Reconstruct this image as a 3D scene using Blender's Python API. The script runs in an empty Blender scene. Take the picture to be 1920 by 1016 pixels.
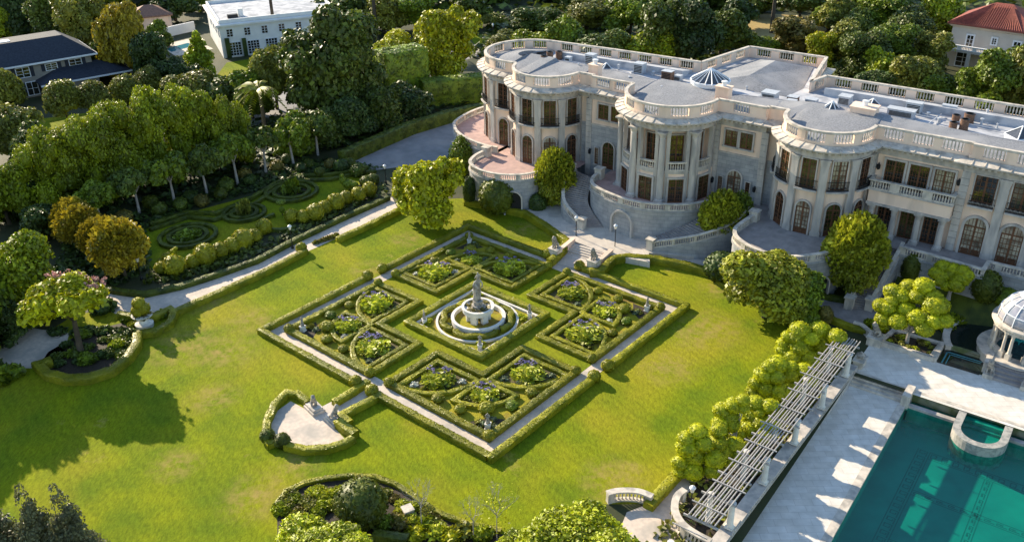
import bpy, math, random, zlib
import numpy as np
from mathutils import Vector, Matrix
# ---------------------------------------------------------------- camera, sky, sun
scene = bpy.context.scene
COL = scene.collection
FOC, PITCH, ROLL, CH = 1679.658, math.radians(28.41073), math.radians(-1.03974), 55.0
_f = np.array([0, math.cos(PITCH), -math.sin(PITCH)])
_r0 = np.array([1.0, 0, 0]); _u0 = np.cross(_r0, _f)
_rt = math.cos(ROLL)*_r0 + math.sin(ROLL)*_u0
_up = -math.sin(ROLL)*_r0 + math.cos(ROLL)*_u0
cam = bpy.data.cameras.new('camera'); camo = bpy.data.objects.new('camera', cam); COL.objects.link(camo)
m = Matrix.Identity(4)
for i in range(3):
    m[i][0], m[i][1], m[i][2] = _rt[i], _up[i], -_f[i]
m[2][3] = CH
camo.matrix_world = m
cam.sensor_width = 36.0; cam.lens = 36.0*FOC/1920.0; cam.clip_start = 0.5; cam.clip_end = 3000
scene.camera = camo
SUN_AZ, SUN_EL = math.radians(131), math.radians(24)
sv = Vector((math.cos(SUN_AZ)*math.cos(SUN_EL), math.sin(SUN_AZ)*math.cos(SUN_EL), math.sin(SUN_EL)))
sl = bpy.data.lights.new('sun', 'SUN'); sl.energy = 5.0; sl.angle = math.radians(0.5); sl.color = (1.0, 0.86, 0.64)
so = bpy.data.objects.new('sun', sl); COL.objects.link(so)
so.rotation_euler = sv.to_track_quat('Z', 'Y').to_euler()
w = bpy.data.worlds.new('World'); scene.world = w; w.use_nodes = True
sky = w.node_tree.nodes.new('ShaderNodeTexSky'); sky.sky_type = 'NISHITA'; sky.sun_disc = False
sky.sun_elevation = SUN_EL; sky.ozone_density = 2.0; sky.dust_density = 0.3; sky.air_density = 1.2; sky.sun_rotation = math.atan2(sv.x, sv.y)
bg = w.node_tree.nodes['Background']; bg.inputs['Strength'].default_value = 0.125
w.node_tree.links.new(sky.outputs['Color'], bg.inputs['Color'])
vs = scene.view_settings
vs.view_transform = 'Standard'; vs.look = 'None'; vs.exposure = 1.06; vs.gamma = 1.0
try: vs.use_curve_mapping = False
except Exception: pass

rng = np.random.default_rng(7); random.seed(7)
def G(x, y, z=0.0):                     # photograph point -> place on the horizontal level z
    d = _f*FOC + _rt*(x-960) + _up*(508-y)
    t = (z-CH)/d[2]
    return (float(d[0]*t), float(d[1]*t), z)
def PJ(p):                              # place -> photograph point
    d = np.array(p, float)-np.array([0, 0, CH]); z = d@_f; return 960+FOC*(d@_rt)/z, 508-FOC*(d@_up)/z
def WHERE(p, q):                        # where p lies seen beside q
    a, b = PJ(p), PJ(q)
    return ('left' if a[0] < b[0] else 'right') if abs(a[0]-b[0]) > abs(a[1]-b[1]) else ('upper' if a[1] < b[1] else 'lower')
def MPP(p):                             # metres per photograph pixel at a place
    d = np.array(p, float)-np.array([0, 0, CH]); return float(d@_f)/FOC
def TOPZ(b, px, py):                    # height of a vertical standing at b whose top shows at px,py
    d = _f*FOC + _rt*(px-960) + _up*(508-py); t = b[1]/d[1]
    return CH+d[2]*t
# ---------------------------------------------------------------- materials
MATS = {}
def mat(name, c1, c2=None, scale=4.0, rough=0.8, bump=0.0, bscale=None, c3=None, s3=0.15, island=0.0, transl=0.0, metal=0.0, spec=0.3, detail=4.0, stretch=None, lo=0.35, hi=0.65):
    if name in MATS: return MATS[name]
    M = bpy.data.materials.new(name); M.use_nodes = True; nt = M.node_tree; N = nt.nodes; L = nt.links
    b = N['Principled BSDF']; b.inputs['Roughness'].default_value = rough; b.inputs['Metallic'].default_value = metal
    b.inputs['Specular IOR Level'].default_value = spec
    c2 = c2 or tuple(x*0.7 for x in c1)
    tc = N.new('ShaderNodeTexCoord'); vec = tc.outputs['Object']
    if stretch:
        mp = N.new('ShaderNodeMapping'); mp.inputs['Scale'].default_value = stretch[0]; mp.inputs['Rotation'].default_value = (0, 0, stretch[1])
        L.new(vec, mp.inputs['Vector']); vec = mp.outputs['Vector']
    def noise(s, d=detail):
        n = N.new('ShaderNodeTexNoise'); n.inputs['Scale'].default_value = s; n.inputs['Detail'].default_value = d; L.new(vec, n.inputs['Vector']); return n
    n1 = noise(scale); r = N.new('ShaderNodeValToRGB'); r.color_ramp.elements[0].position = lo; r.color_ramp.elements[1].position = hi
    r.color_ramp.elements[0].color = (*c1, 1); r.color_ramp.elements[1].color = (*c2, 1)
    L.new(n1.outputs['Fac'], r.inputs['Fac']); out = r.outputs['Color']
    if c3:
        n3 = noise(s3, 3); r3 = N.new('ShaderNodeValToRGB'); r3.color_ramp.elements[0].position = 0.48; r3.color_ramp.elements[1].position = 0.66
        L.new(n3.outputs['Fac'], r3.inputs['Fac'])
        mx = N.new('ShaderNodeMix'); mx.data_type = 'RGBA'; L.new(r3.outputs['Color'], mx.inputs[0]); L.new(out, mx.inputs[6]); mx.inputs[7].default_value = (*c3, 1); out = mx.outputs[2]
    if island:
        g = N.new('ShaderNodeNewGeometry'); mr = N.new('ShaderNodeMapRange'); mr.inputs[3].default_value = 1-island; mr.inputs[4].default_value = 1+island
        L.new(g.outputs['Random Per Island'], mr.inputs[0])
        oi = N.new('ShaderNodeObjectInfo'); mo = N.new('ShaderNodeMapRange'); mo.inputs[3].default_value = 0.82; mo.inputs[4].default_value = 1.18
        L.new(oi.outputs['Random'], mo.inputs[0])
        mm = N.new('ShaderNodeMath'); mm.operation = 'MULTIPLY'; L.new(mr.outputs[0], mm.inputs[0]); L.new(mo.outputs[0], mm.inputs[1])
        sc = N.new('ShaderNodeVectorMath'); sc.operation = 'SCALE'; L.new(out, sc.inputs[0]); L.new(mm.outputs[0], sc.inputs['Scale']); out = sc.outputs[0]
    L.new(out, b.inputs['Base Color'])
    if bump:
        nb = noise(bscale or scale*3, 5); bp = N.new('ShaderNodeBump'); bp.inputs['Strength'].default_value = bump; bp.inputs['Distance'].default_value = 0.08
        L.new(nb.outputs['Fac'], bp.inputs['Height']); L.new(bp.outputs['Normal'], b.inputs['Normal'])
    if transl:
        t = N.new('ShaderNodeBsdfTranslucent'); ms = N.new('ShaderNodeMixShader'); ms.inputs[0].default_value = transl
        L.new(out, t.inputs['Color']); L.new(b.outputs[0], ms.inputs[1]); L.new(t.outputs[0], ms.inputs[2])
        L.new(ms.outputs[0], N['Material Output'].inputs['Surface'])
    MATS[name] = M; return M
def leafmat(name, c, k=0.5, transl=0.22, scale=0.6, island=0.5):
    c2 = (c[0]*k*0.9, c[1]*k, c[2]*k)
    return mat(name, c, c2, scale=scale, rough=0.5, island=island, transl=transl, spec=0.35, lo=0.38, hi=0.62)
LF = dict(
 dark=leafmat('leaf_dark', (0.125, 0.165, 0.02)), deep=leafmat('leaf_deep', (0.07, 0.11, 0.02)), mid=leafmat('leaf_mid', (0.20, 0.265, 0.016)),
 bright=leafmat('leaf_bright', (0.31, 0.36, 0.010)), yellow=leafmat('leaf_yellow', (0.46, 0.45, 0.01)), screen=leafmat('leaf_screen', (0.29, 0.33, 0.010)), lime=leafmat('leaf_lime', (0.50, 0.55, 0.01), scale=1.5), gold=leafmat('leaf_gold', (0.42, 0.32, 0.02)),
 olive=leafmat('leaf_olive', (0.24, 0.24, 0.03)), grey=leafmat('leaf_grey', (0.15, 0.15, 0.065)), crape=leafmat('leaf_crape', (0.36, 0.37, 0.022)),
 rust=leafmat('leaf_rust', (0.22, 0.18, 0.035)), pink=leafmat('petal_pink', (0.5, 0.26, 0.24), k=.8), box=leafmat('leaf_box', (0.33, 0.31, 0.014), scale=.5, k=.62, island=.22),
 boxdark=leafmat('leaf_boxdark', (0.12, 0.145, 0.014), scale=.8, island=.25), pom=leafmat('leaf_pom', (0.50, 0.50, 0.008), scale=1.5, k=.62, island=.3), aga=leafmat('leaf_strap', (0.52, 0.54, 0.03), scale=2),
 purple=leafmat('petal_purple', (0.34, 0.28, 0.52), k=.8), white=leafmat('petal_white', (0.7, 0.68, 0.6), k=.9), blue=leafmat('leaf_blue', (0.2, 0.24, 0.14), scale=2))
BARK = mat('bark', (0.1, 0.075, 0.05), (0.05, 0.038, 0.028), scale=6, bump=.4)
PALEBARK = mat('pale_bark', (0.42, 0.38, 0.34), (0.26, 0.24, 0.22), scale=5, bump=.3)
GRASS = None
STONE = mat('grey_stone', (0.56, 0.50, 0.445), (0.45, 0.41, 0.37), scale=2.2, bump=.15, c3=(0.31, 0.29, 0.275), s3=.9, stretch=((1, 1, .22), 0))
PALE = mat('pale_stone', (0.64, 0.57, 0.48), (0.52, 0.46, 0.39), scale=2, bump=.15, c3=(0.36, 0.33, 0.29), s3=1.1, stretch=((1, 1, .5), 0))
CREAM = mat('cream_stucco', (0.88, 0.66, 0.51), (0.83, 0.61, 0.47), scale=.7, bump=.05, c3=(0.66, 0.50, 0.39), s3=.5, stretch=((1, 1, .3), 0))
STATUE = mat('weathered_statue_stone', (0.40, 0.36, 0.31), (0.2, 0.18, 0.16), scale=3, bump=.3, lo=.42, hi=.6)
WHITE = mat('white_stone', (0.72, 0.69, 0.63), (0.6, 0.57, 0.52), scale=1.5, bump=.05)
SLATE = mat('roof_shingle', (0.28, 0.285, 0.30), (0.18, 0.185, 0.20), scale=5, bump=.4, rough=.9, c3=(0.31, 0.31, 0.32), s3=.25)
FLATROOF = mat('roof_membrane', (0.50, 0.505, 0.53), (0.38, 0.39, 0.42), scale=.8, c3=(0.26, 0.275, 0.31), s3=.4)
WOOD = mat('brown_door_wood', (0.16, 0.07, 0.035), (0.1, 0.045, 0.022), scale=5, rough=.5)
IRON = mat('black_iron', (0.02, 0.02, 0.022), rough=.5)
RUST = mat('rusty_metal', (0.24, 0.13, 0.08), (0.12, 0.07, 0.05), scale=6, rough=.8)
GALV = mat('galvanised_metal', (0.5, 0.52, 0.55), (0.4, 0.42, 0.45), scale=3, rough=.5)
WHITEMETAL = mat('white_painted_metal', (0.75, 0.77, 0.8), (0.68, 0.7, 0.73), rough=.4)
SOIL = mat('dark_soil', (0.05, 0.036, 0.024), (0.03, 0.023, 0.015), scale=3, bump=.4)
GLASS2 = mat('window_glass_painted_reflection', (0.10, 0.10, 0.03), (0.02, 0.02, 0.012), scale=1.3, rough=.08, spec=1.0)  # yellow-green reflections painted into the pane colour
GLASS3 = mat('window_glass_curtained', (0.5, 0.44, 0.33), (0.12, 0.10, 0.07), scale=.9, rough=.15, spec=.8)
GLASS = mat('window_glass', (0.012, 0.013, 0.014), (0.03, 0.028, 0.02), scale=.8, rough=.06, spec=1.0)
SKYGLASS = mat('skylight_glass', (0.07, 0.075, 0.085), rough=.1, spec=.8)
def blockmat(name, c1, c2, mortar, bw, bh, rot=None, ms=0.02, bump=.15, vary=None):
    if name in MATS: return MATS[name]
    M = mat(name, c1, c2, scale=1.0, bump=.0); nt = M.node_tree; N = nt.nodes; L = nt.links; b = N['Principled BSDF']
    src = b.inputs['Base Color'].links[0].from_socket
    tc = N.new('ShaderNodeTexCoord'); vec = tc.outputs['Object']
    if rot is not None:      # upright faces: run the courses along the wall
        sx = N.new('ShaderNodeSeparateXYZ'); L.new(vec, sx.inputs[0]); ad = N.new('ShaderNodeMath'); ad.operation = 'ADD'
        L.new(sx.outputs[0], ad.inputs[0]); L.new(sx.outputs[1], ad.inputs[1]); cx = N.new('ShaderNodeCombineXYZ')
        L.new(ad.outputs[0], cx.inputs[0]); L.new(sx.outputs[2], cx.inputs[1]); vec = cx.outputs[0]
    br = N.new('ShaderNodeTexBrick'); br.inputs['Scale'].default_value = 1.0; br.inputs['Mortar Size'].default_value = ms
    br.inputs['Brick Width'].default_value = bw; br.inputs['Row Height'].default_value = bh
    br.inputs['Color1'].default_value = (1, 1, 1, 1); br.inputs['Color2'].default_value = (*(vary or (.86, .86, .86)), 1); br.inputs['Mortar'].default_value = (*mortar, 1)
    L.new(vec, br.inputs['Vector'])
    mx = N.new('ShaderNodeMix'); mx.data_type = 'RGBA'; mx.blend_type = 'MULTIPLY'; mx.inputs[0].default_value = 1
    L.new(src, mx.inputs[6]); L.new(br.outputs['Color'], mx.inputs[7]); L.new(mx.outputs[2], b.inputs['Base Color'])
    return M
ASHLAR = blockmat('ashlar_stone', (0.43, 0.415, 0.41), (0.33, 0.325, 0.33), (.66, .72, .72), 1.3, .55, rot=1, ms=.03)
PINKPAVE = blockmat('pink_paving', (0.54, 0.36, 0.31), (0.45, 0.30, 0.27), (.8, .78, .76), .8, .8)
GREYPAVE = blockmat('grey_paving', (0.36, 0.32, 0.30), (0.28, 0.25, 0.24), (.8, .8, .8), .9, .9)
POOLPAVE = blockmat('pool_deck_stone', (0.76, 0.72, 0.66), (0.63, 0.595, 0.54), (.75, .72, .7), 1.6, .8, vary=(.9, .88, .85))
PATHPAVE = blockmat('path_paving', (0.62, 0.55, 0.47), (0.52, 0.46, 0.40), (.8, .78, .75), 1.5, 1.5)
GRAVEL = mat('gravel', (0.66, 0.55, 0.45), (0.54, 0.45, 0.375), scale=2.5, bump=.25, bscale=30, c3=(0.40, 0.36, 0.31), s3=.3)
ASPHALT = mat('driveway_asphalt', (0.27, 0.26, 0.26), (0.21, 0.205, 0.205), scale=.5, bump=.1, bscale=20, c3=(0.32, 0.30, 0.29), s3=.2)
# ---------------------------------------------------------------- mesh helpers
class MB:
    def __init__(s): s.v = []; s.f = []
    def add(s, v, f):
        o = len(s.v); s.v += [tuple(map(float, p)) for p in v]; s.f += [tuple(i+o for i in q) for q in f]; return s
    def box(s, cx, cy, z0, sx, sy, h, rz=0.0, top=1.0):
        c, d = math.cos(rz), math.sin(rz); v = []
        for k, z in ((1.0, z0), (top, z0+h)):
            for a, b in ((-1, -1), (1, -1), (1, 1), (-1, 1)):
                x, y = a*sx/2*k, b*sy/2*k; v.append((cx+x*c-y*d, cy+x*d+y*c, z))
        return s.add(v, [(3, 2, 1, 0), (4, 5, 6, 7), (0, 1, 5, 4), (1, 2, 6, 5), (2, 3, 7, 6), (3, 0, 4, 7)])
    def lathe(s, prof, cx=0, cy=0, z=0, n=12, a0=0.0, a1=None, sx=1.0, sy=1.0, cap=True):
        full = a1 is None; a1 = a0+2*math.pi if full else a1; m = n if full else n+1
        v = [(cx+r*sx*math.cos(a0+(a1-a0)*i/n), cy+r*sy*math.sin(a0+(a1-a0)*i/n), z+h) for r, h in prof for i in range(m)]
        f = []
        for j in range(len(prof)-1):
            for i in range(n):
                k = (i+1) % m; f.append((j*m+i, j*m+k, (j+1)*m+k, (j+1)*m+i))
        s.add(v, f)
        if full and cap:
            if prof[-1][0] > 1e-4: s.f.append(tuple(len(s.v)-m+i for i in range(m)))
            if prof[0][0] > 1e-4: s.f.append(tuple(len(s.v)-len(prof)*m+i for i in reversed(range(m))))
        return s
    def tube(s, pts, rad, n=6):
        pts = [Vector(p) for p in pts]; rad = rad if isinstance(rad, (list, tuple)) else [rad]*len(pts); v = []
        for i, p in enumerate(pts):
            t = (pts[min(i+1, len(pts)-1)]-pts[max(i-1, 0)]).normalized(); a = t.orthogonal().normalized()
            if abs(t.z) < .9: a = t.cross(Vector((0, 0, 1))).normalized()
            b = t.cross(a)
            v += [p+a*(rad[i]*math.cos(2*math.pi*k/n))+b*(rad[i]*math.sin(2*math.pi*k/n)) for k in range(n)]
        f = [(j*n+i, j*n+(i+1) % n, (j+1)*n+(i+1) % n, (j+1)*n+i) for j in range(len(pts)-1) for i in range(n)]
        f += [tuple(reversed(range(n))), tuple(len(pts)*n-n+i for i in range(n))]
        return s.add(v, f)
    def prism(s, pts, z0, z1):
        n = len(pts); v = [(p[0], p[1], z0) for p in pts]+[(p[0], p[1], z1) for p in pts]
        return s.add(v, [tuple(reversed(range(n))), tuple(range(n, 2*n))]+[(i, (i+1) % n, n+(i+1) % n, n+i) for i in range(n)])
    def poly(s, pts): return s.add(pts, [tuple(range(len(pts)))])
    def sweep(s, path, prof, closed=False, cap=True, loop=False):
        """profile (offset to the right of travel, height) carried along a path; loop closes the profile"""
        n = len(path); P = [(p[0], p[1], p[2] if len(p) > 2 else 0.0) for p in path]; m = len(prof); v = []
        for i in range(n):
            a = P[i-1] if (closed or i > 0) else None; b = P[(i+1) % n] if (closed or i < n-1) else None
            def nr(p, q):
                d = (q[0]-p[0], q[1]-p[1]); l = math.hypot(*d) or 1; return (d[1]/l, -d[0]/l)
            n1 = nr(a, P[i]) if a else None; n2 = nr(P[i], b) if b else None
            n1 = n1 or n2; n2 = n2 or n1
            x, y = n1[0]+n2[0], n1[1]+n2[1]; l = math.hypot(x, y) or 1; x, y = x/l, y/l
            k = 1/max(.45, x*n1[0]+y*n1[1])
            v += [(P[i][0]+x*k*d, P[i][1]+y*k*d, P[i][2]+z) for d, z in prof]
        f = []; mm = m if loop else m-1
        for i in range(n if closed else n-1):
            j = (i+1) % n
            for q in range(mm): f.append((i*m+q, j*m+q, j*m+(q+1) % m, i*m+(q+1) % m))
        if cap and loop and not closed: f += [tuple(reversed(range(m))), tuple((n-1)*m+q for q in range(m))]
        return s.add(v, f)
    def build(s, name, material, parent=None, smooth=False, origin=None):
        me = bpy.data.meshes.new(name)
        o = bpy.data.objects.new(name, me)
        v = s.v
        if origin is None and parent is None and v:
            a = np.array(v); origin = ((a[:, 0].min()+a[:, 0].max())/2, (a[:, 1].min()+a[:, 1].max())/2, a[:, 2].min())
        if origin is not None:
            v = [(p[0]-origin[0], p[1]-origin[1], p[2]-origin[2]) for p in v]; o.location = origin
        me.from_pydata(v, [], s.f)
        me.materials.append(material)
        if smooth: me.polygons.foreach_set('use_smooth', [True]*len(me.polygons))
        COL.objects.link(o)
        if parent: o.parent = parent
        return o
def boxprof(w, z0, z1): return [(-w/2, z0), (w/2, z0), (w/2, z1), (-w/2, z1)]
def tag(o, label=None, cat=None, group=None, kind=None):
    if label: o['label'] = label
    if cat: o['category'] = cat
    if group: o['group'] = group
    if kind: o['kind'] = kind
    return o
def thing(name, label, cat, loc=(0, 0, 0), rz=0.0, group=None):
    o = bpy.data.objects.new(name, None); o.empty_display_size = .3; COL.objects.link(o); o.location = loc; o.rotation_euler = (0, 0, rz)
    return tag(o, label, cat, group)
def copy_tree(o, parent=None):
    c = o.copy(); COL.objects.link(c)
    if parent: c.parent = parent
    for ch in list(o.children): copy_tree(ch, c)
    return c
def npmesh(name, V, Q, material):
    me = bpy.data.meshes.new(name); n, q = len(V), len(Q)
    me.vertices.add(n); me.vertices.foreach_set('co', np.asarray(V, np.float32).ravel())
    me.loops.add(q*4); me.loops.foreach_set('vertex_index', np.asarray(Q, np.int32).ravel())
    me.polygons.add(q); me.polygons.foreach_set('loop_start', np.arange(0, q*4, 4, dtype=np.int32)); me.polygons.foreach_set('loop_total', np.full(q, 4, np.int32))
    me.update(calc_edges=True); me.materials.append(material); return me
def mobj(name, me, parent=None, loc=(0, 0, 0), scale=(1, 1, 1), rz=0.0):
    o = bpy.data.objects.new(name, me); COL.objects.link(o); o.location = loc; o.scale = scale; o.rotation_euler = (0, 0, rz)
    if parent: o.parent = parent
    return o
def struct(name, pts, z, material):
    ps = [(p[0], p[1], z) for p in pts]
    o = MB().poly(ps).build(name, material); return tag(o, kind='structure')
def nrm(a): return a/np.maximum(np.linalg.norm(a, axis=-1, keepdims=True), 1e-9)
def leaves(P, D, size, rg, tilt=.7, asp=1.0):
    n = len(P); N = nrm(D+tilt*rg.normal(size=(n, 3))); T = nrm(np.cross(N, rg.normal(size=(n, 3)))); B = np.cross(N, T)
    s = (size*rg.uniform(.45, 1.5, n))[:, None]/2
    V = np.stack([P-T*s*asp-B*s*.55, P+T*s*.15*asp-B*s*.9, P+T*s*asp+B*s*.5, P-T*s*.1*asp+B*s*.9], 1).reshape(-1, 3)
    return V, np.arange(4*n).reshape(-1, 4)
def merge(parts):
    Vs, Qs, o = [], [], 0
    for V, Q in parts: Vs.append(V); Qs.append(Q+o); o += len(V)
    return np.concatenate(Vs), np.concatenate(Qs)
def cubesphere(n=6):
    V, Q = [], []; t = np.tan(np.linspace(-math.pi/4, math.pi/4, n+1))
    for ax in range(3):
        for sg in (-1, 1):
            o = len(V)
            for a in t:
                for b in t:
                    p = [0, 0, 0]; p[ax] = sg; p[(ax+1) % 3] = a*sg; p[(ax+2) % 3] = b; V.append(p)
            for i in range(n):
                for j in range(n): k = o+i*(n+1)+j; Q.append((k, k+n+1, k+n+2, k+1))
    return nrm(np.array(V, float)), np.array(Q)
CS_V, CS_Q = cubesphere(5)
# ---------------------------------------------------------------- foliage prototypes
def blobs_for(kind, rg):
    b = []
    if kind == 'oak':
        for i in range(17):
            a = rg.uniform(0, 6.28); r = rg.uniform(.15, .68); z = rg.uniform(.38, 1.3); b.append((r*math.cos(a), r*math.sin(a), z, rg.uniform(.22, .38)))
        b.append((0, 0, .85, .5))
    elif kind == 'loose':
        b.append((0, 0, .85, .48))
        for i in range(28):
            a = rg.uniform(0, 6.28); r = rg.uniform(.2, .78); z = rg.uniform(.3, 1.45)*(1-.22*r); b.append((r*math.cos(a), r*math.sin(a), z, rg.uniform(.18, .33)))
    elif kind == 'dense':
        b.append((0, 0, .75, .62))
        for i in range(16):
            a = rg.uniform(0, 6.28); r = rg.uniform(.3, .62); z = rg.uniform(.2, 1.2); b.append((r*math.cos(a), r*math.sin(a), z, rg.uniform(.26, .42)))
    elif kind == 'cone':
        for i in range(26):
            t = (i+.5)/26; a = rg.uniform(0, 6.28); r = .62*(1-t)*rg.uniform(.4, 1); b.append((r*math.cos(a), r*math.sin(a), .1+2.0*t, .36*(1-t)+.1))
    elif kind == 'round':
        b.append((0, 0, .9, .78))
        for i in range(14):
            d = nrm(rg.normal(size=3)); b.append((d[0]*.6, d[1]*.6, .9+d[2]*.62, rg.uniform(.28, .38)))
    elif kind == 'wall':
        for i in range(34):
            a = rg.uniform(0, 6.28); r = math.sqrt(rg.uniform(0, 1))*.7; z = rg.uniform(.1, 1.75); b.append((r*math.cos(a), r*math.sin(a), z, rg.uniform(.26, .4)))
    elif kind == 'umbrella':
        for i in range(16):
            a = rg.uniform(0, 6.28); r = rg.uniform(.1, .7); z = .95+.4*(1-r)+rg.uniform(-.18, .1); b.append((r*math.cos(a), r*math.sin(a), z, rg.uniform(.2, .34)))
    return b
CROWNS = {}
def crown_mesh(kind, mname, seed, n, size, tips=None):
    n = int(n*1.5); size *= .88; key = (kind, mname, seed, n)
    if key in CROWNS: return CROWNS[key]
    rg = np.random.default_rng(seed*31+len(kind)); B = np.array(blobs_for(kind, rg)); w = B[:, 3]**2; parts = []
    idx = rg.choice(len(B), int(n*1.9), p=w/w.sum()); D = nrm(rg.normal(size=(len(idx), 3))); D[:, 2] = np.where(D[:, 2] < -.3, -D[:, 2], D[:, 2])
    P = B[idx, :3]+D*B[idx, 3:4]*rg.uniform(.8, 1.17, (len(idx), 1))
    dist = np.linalg.norm(P[:, None, :]-B[None, :, :3], axis=2)/B[None, :, 3]; dist[np.arange(len(P)), idx] = 9
    keep = dist.min(1) > .8; P, D = P[keep][:n], D[keep][:n]
    parts.append(leaves(P, D*.9+np.array([0, 0, .35]), size, rg, .75))
    if kind in ('round',) and mname in ('crape', 'gold', 'rust', 'pinktop'):     # upright sprays
        m = n//3; D2 = nrm(rg.normal(size=(m, 3))); D2[:, 2] = np.abs(D2[:, 2]); Pb = np.array([0, 0, .9])+D2*rg.uniform(.85, 1.12, (m, 1))*np.array([.95, .95, 1.0])
        parts.append(leaves(Pb, nrm(np.cross(D2, rg.normal(size=(m, 3)))), size*1.1, rg, .3, 1.6))
    for x, y, z, r in B:                                                          # inner leaf mass of every limb
        if r > .2: parts.append((CS_V*r*.66*rg.uniform(.9, 1.1, (len(CS_V), 1))+np.array([x, y, z]), CS_Q))
    V, Q = merge(parts); V[:, 2] *= HT[kind]/np.percentile(V[:, 2], 99.7); V[:, :2] /= np.percentile(np.linalg.norm(V[:, :2], axis=1), 98)
    me = npmesh('crown', V, Q, LF[mname]); CROWNS[key] = me; return me
TRUNKS = {}
def trunk_mesh(kind, seed, m, h=.8, r=.07):
    key = (kind, seed, m.name, round(h, 2), round(r, 3))
    if key in TRUNKS: return TRUNKS[key]
    rg = random.Random(seed); b = MB(); k = (rg.uniform(-.06, .06), rg.uniform(-.06, .06))
    b.tube([(0, 0, -.05), (k[0]*.5, k[1]*.5, h*.5), (k[0], k[1], h)], [r*1.35, r, r*.75], 8)
    for i in range(6):
        a = i*1.05+rg.uniform(-.3, .3); l = rg.uniform(.35, .6)
        b.tube([(k[0], k[1], h*.85), (k[0]+math.cos(a)*l*.5, k[1]+math.sin(a)*l*.5, h+l*.35), (k[0]+math.cos(a)*l, k[1]+math.sin(a)*l, h+l*.75)], [r*.55, r*.4, r*.2], 5)
    me = bpy.data.meshes.new('trunk'); me.from_pydata(b.v, [], b.f); me.materials.append(m); TRUNKS[key] = me; return me
NTREE = [0]
HT = dict(oak=1.65, loose=1.65, dense=1.5, cone=2.2, round=1.75, wall=2.05, umbrella=1.6)
def tree(name, label, cat, base, H, R, kind, mname, seed=None, n=2600, size=.13, bark=None, group=None, trunk_h=None):
    seed = NTREE[0] % 4 if seed is None else seed; NTREE[0] += 1
    t = thing(name, label, cat, base, (zlib.crc32((label+str(round(base[0]))).encode()) % 628)/100, group)
    sz = H/HT[kind]
    mobj('crown', crown_mesh(kind, mname, seed, n, size), t, scale=(R, R, sz))
    th = {'oak': .55, 'loose': .6, 'dense': .5, 'cone': .6, 'round': .55, 'wall': .4, 'umbrella': .85}[kind]
    mobj('trunk', trunk_mesh(kind, seed, bark or BARK, th, .055), t, scale=(R, R, sz))
    return t
def ptree(name, label, cat, base, top, wpx, kind, mname, **k):
    """tree standing at photograph point base, its tip at photograph point top, crown wpx wide"""
    b = G(*base); H = TOPZ(b, *top); R = wpx/2*MPP((b[0], b[1], H*.6))
    return tree(name, label, cat, b, H, R, kind, mname, **k)
# clipped balls ------------------------------------------------------------
BALLS = {}
def ball_mesh(mname, seed=0, n=420, size=.22, squash=.9, zc=.75):
    key = (mname, seed, n, squash, zc)
    if key in BALLS: return BALLS[key]
    rg = np.random.default_rng(seed+50)
    c, q = cubesphere(8); V = c*(.93+.04*rg.normal(size=(len(c), 1)))
    D = nrm(rg.normal(size=(n, 3))); L = leaves(D*rg.uniform(.94, 1.04, (n, 1)), D, size, rg, .45)
    V, Q = merge([(V, q), L]); V = V*np.array([1, 1, squash])+np.array([0, 0, zc]); V[:, 2] = np.maximum(V[:, 2], 0.0) if zc < 1.5 else V[:, 2]
    me = npmesh('ball', V, Q, LF[mname]); BALLS[key] = me; return me
def clipped(name, label, cat, loc, r, mname='box', h=None, group=None, seed=0, n=420, size=.22):
    """one clipped bush resting on loc; r radius, h height"""
    me = ball_mesh(mname, seed % 3, n, size)
    o = mobj(name, me, None, loc, (r, r, (h or 1.65*r)/1.65), random.uniform(0, 6.28))
    return tag(o, label, cat, group)
# hedges --------------------------------------------------------------------
def resample(path, step, closed):
    P = [np.array(p[:2], float) for p in path]
    if closed: P = P+[P[0]]
    out = []
    for a, b in zip(P[:-1], P[1:]):
        l = np.linalg.norm(b-a); k = max(1, int(round(l/step)))
        out += [a+(b-a)*i/k for i in range(k)]
    if not closed: out.append(P[-1])
    return out
def hedge_data(path, w, h, rg, closed=False, dens=60, leaf=.115, z=0.0, rough=.032):
    pts = resample(path, .45, closed); b = MB()
    prof = [(w/2, 0), (w/2*1.03, h*.5), (w/2*.99, h*.95), (w*.44, h), (0, h*1.01), (-w*.44, h), (-w/2*.99, h*.95), (-w/2*1.03, h*.5), (-w/2, 0)]
    b.sweep([tuple(p) for p in pts], prof, closed, cap=False)
    m = len(prof); n = len(pts); V = np.array(b.v); Q = [f for f in b.f]
    if not closed:
        for o in (0, (n-1)*m): Q += [(o, o+1, o+7, o+8), (o+1, o+2, o+6, o+7), (o+2, o+3, o+5, o+6)]
    top = V[:, 2] > 0.01; V[top] += rg.normal(size=(int(top.sum()), 3))*rough*np.array([1, 1, .8]); V[:, 2] += z
    Q = np.array(Q); A = V[Q[:, 0]]; Bq = V[Q[:, 1]]; C = V[Q[:, 2]]; Dq = V[Q[:, 3]]
    N = np.cross(C-A, Dq-Bq); ar = np.linalg.norm(N, axis=1)/2; k = max(8, int(ar.sum()*dens))
    i = rg.choice(len(Q), k, p=ar/ar.sum()); u, v = rg.uniform(0, 1, (2, k, 1))
    Pt = (A[i]*(1-u)+Bq[i]*u)*(1-v)+(Dq[i]*(1-u)+C[i]*u)*v; Nn = nrm(N[i])
    cen = np.array([V[:, 0].mean(), V[:, 1].mean(), z+h*.4])
    L = leaves(Pt+Nn*.02, Nn, leaf, rg, .3)
    return merge([(V, Q), L])
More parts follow.
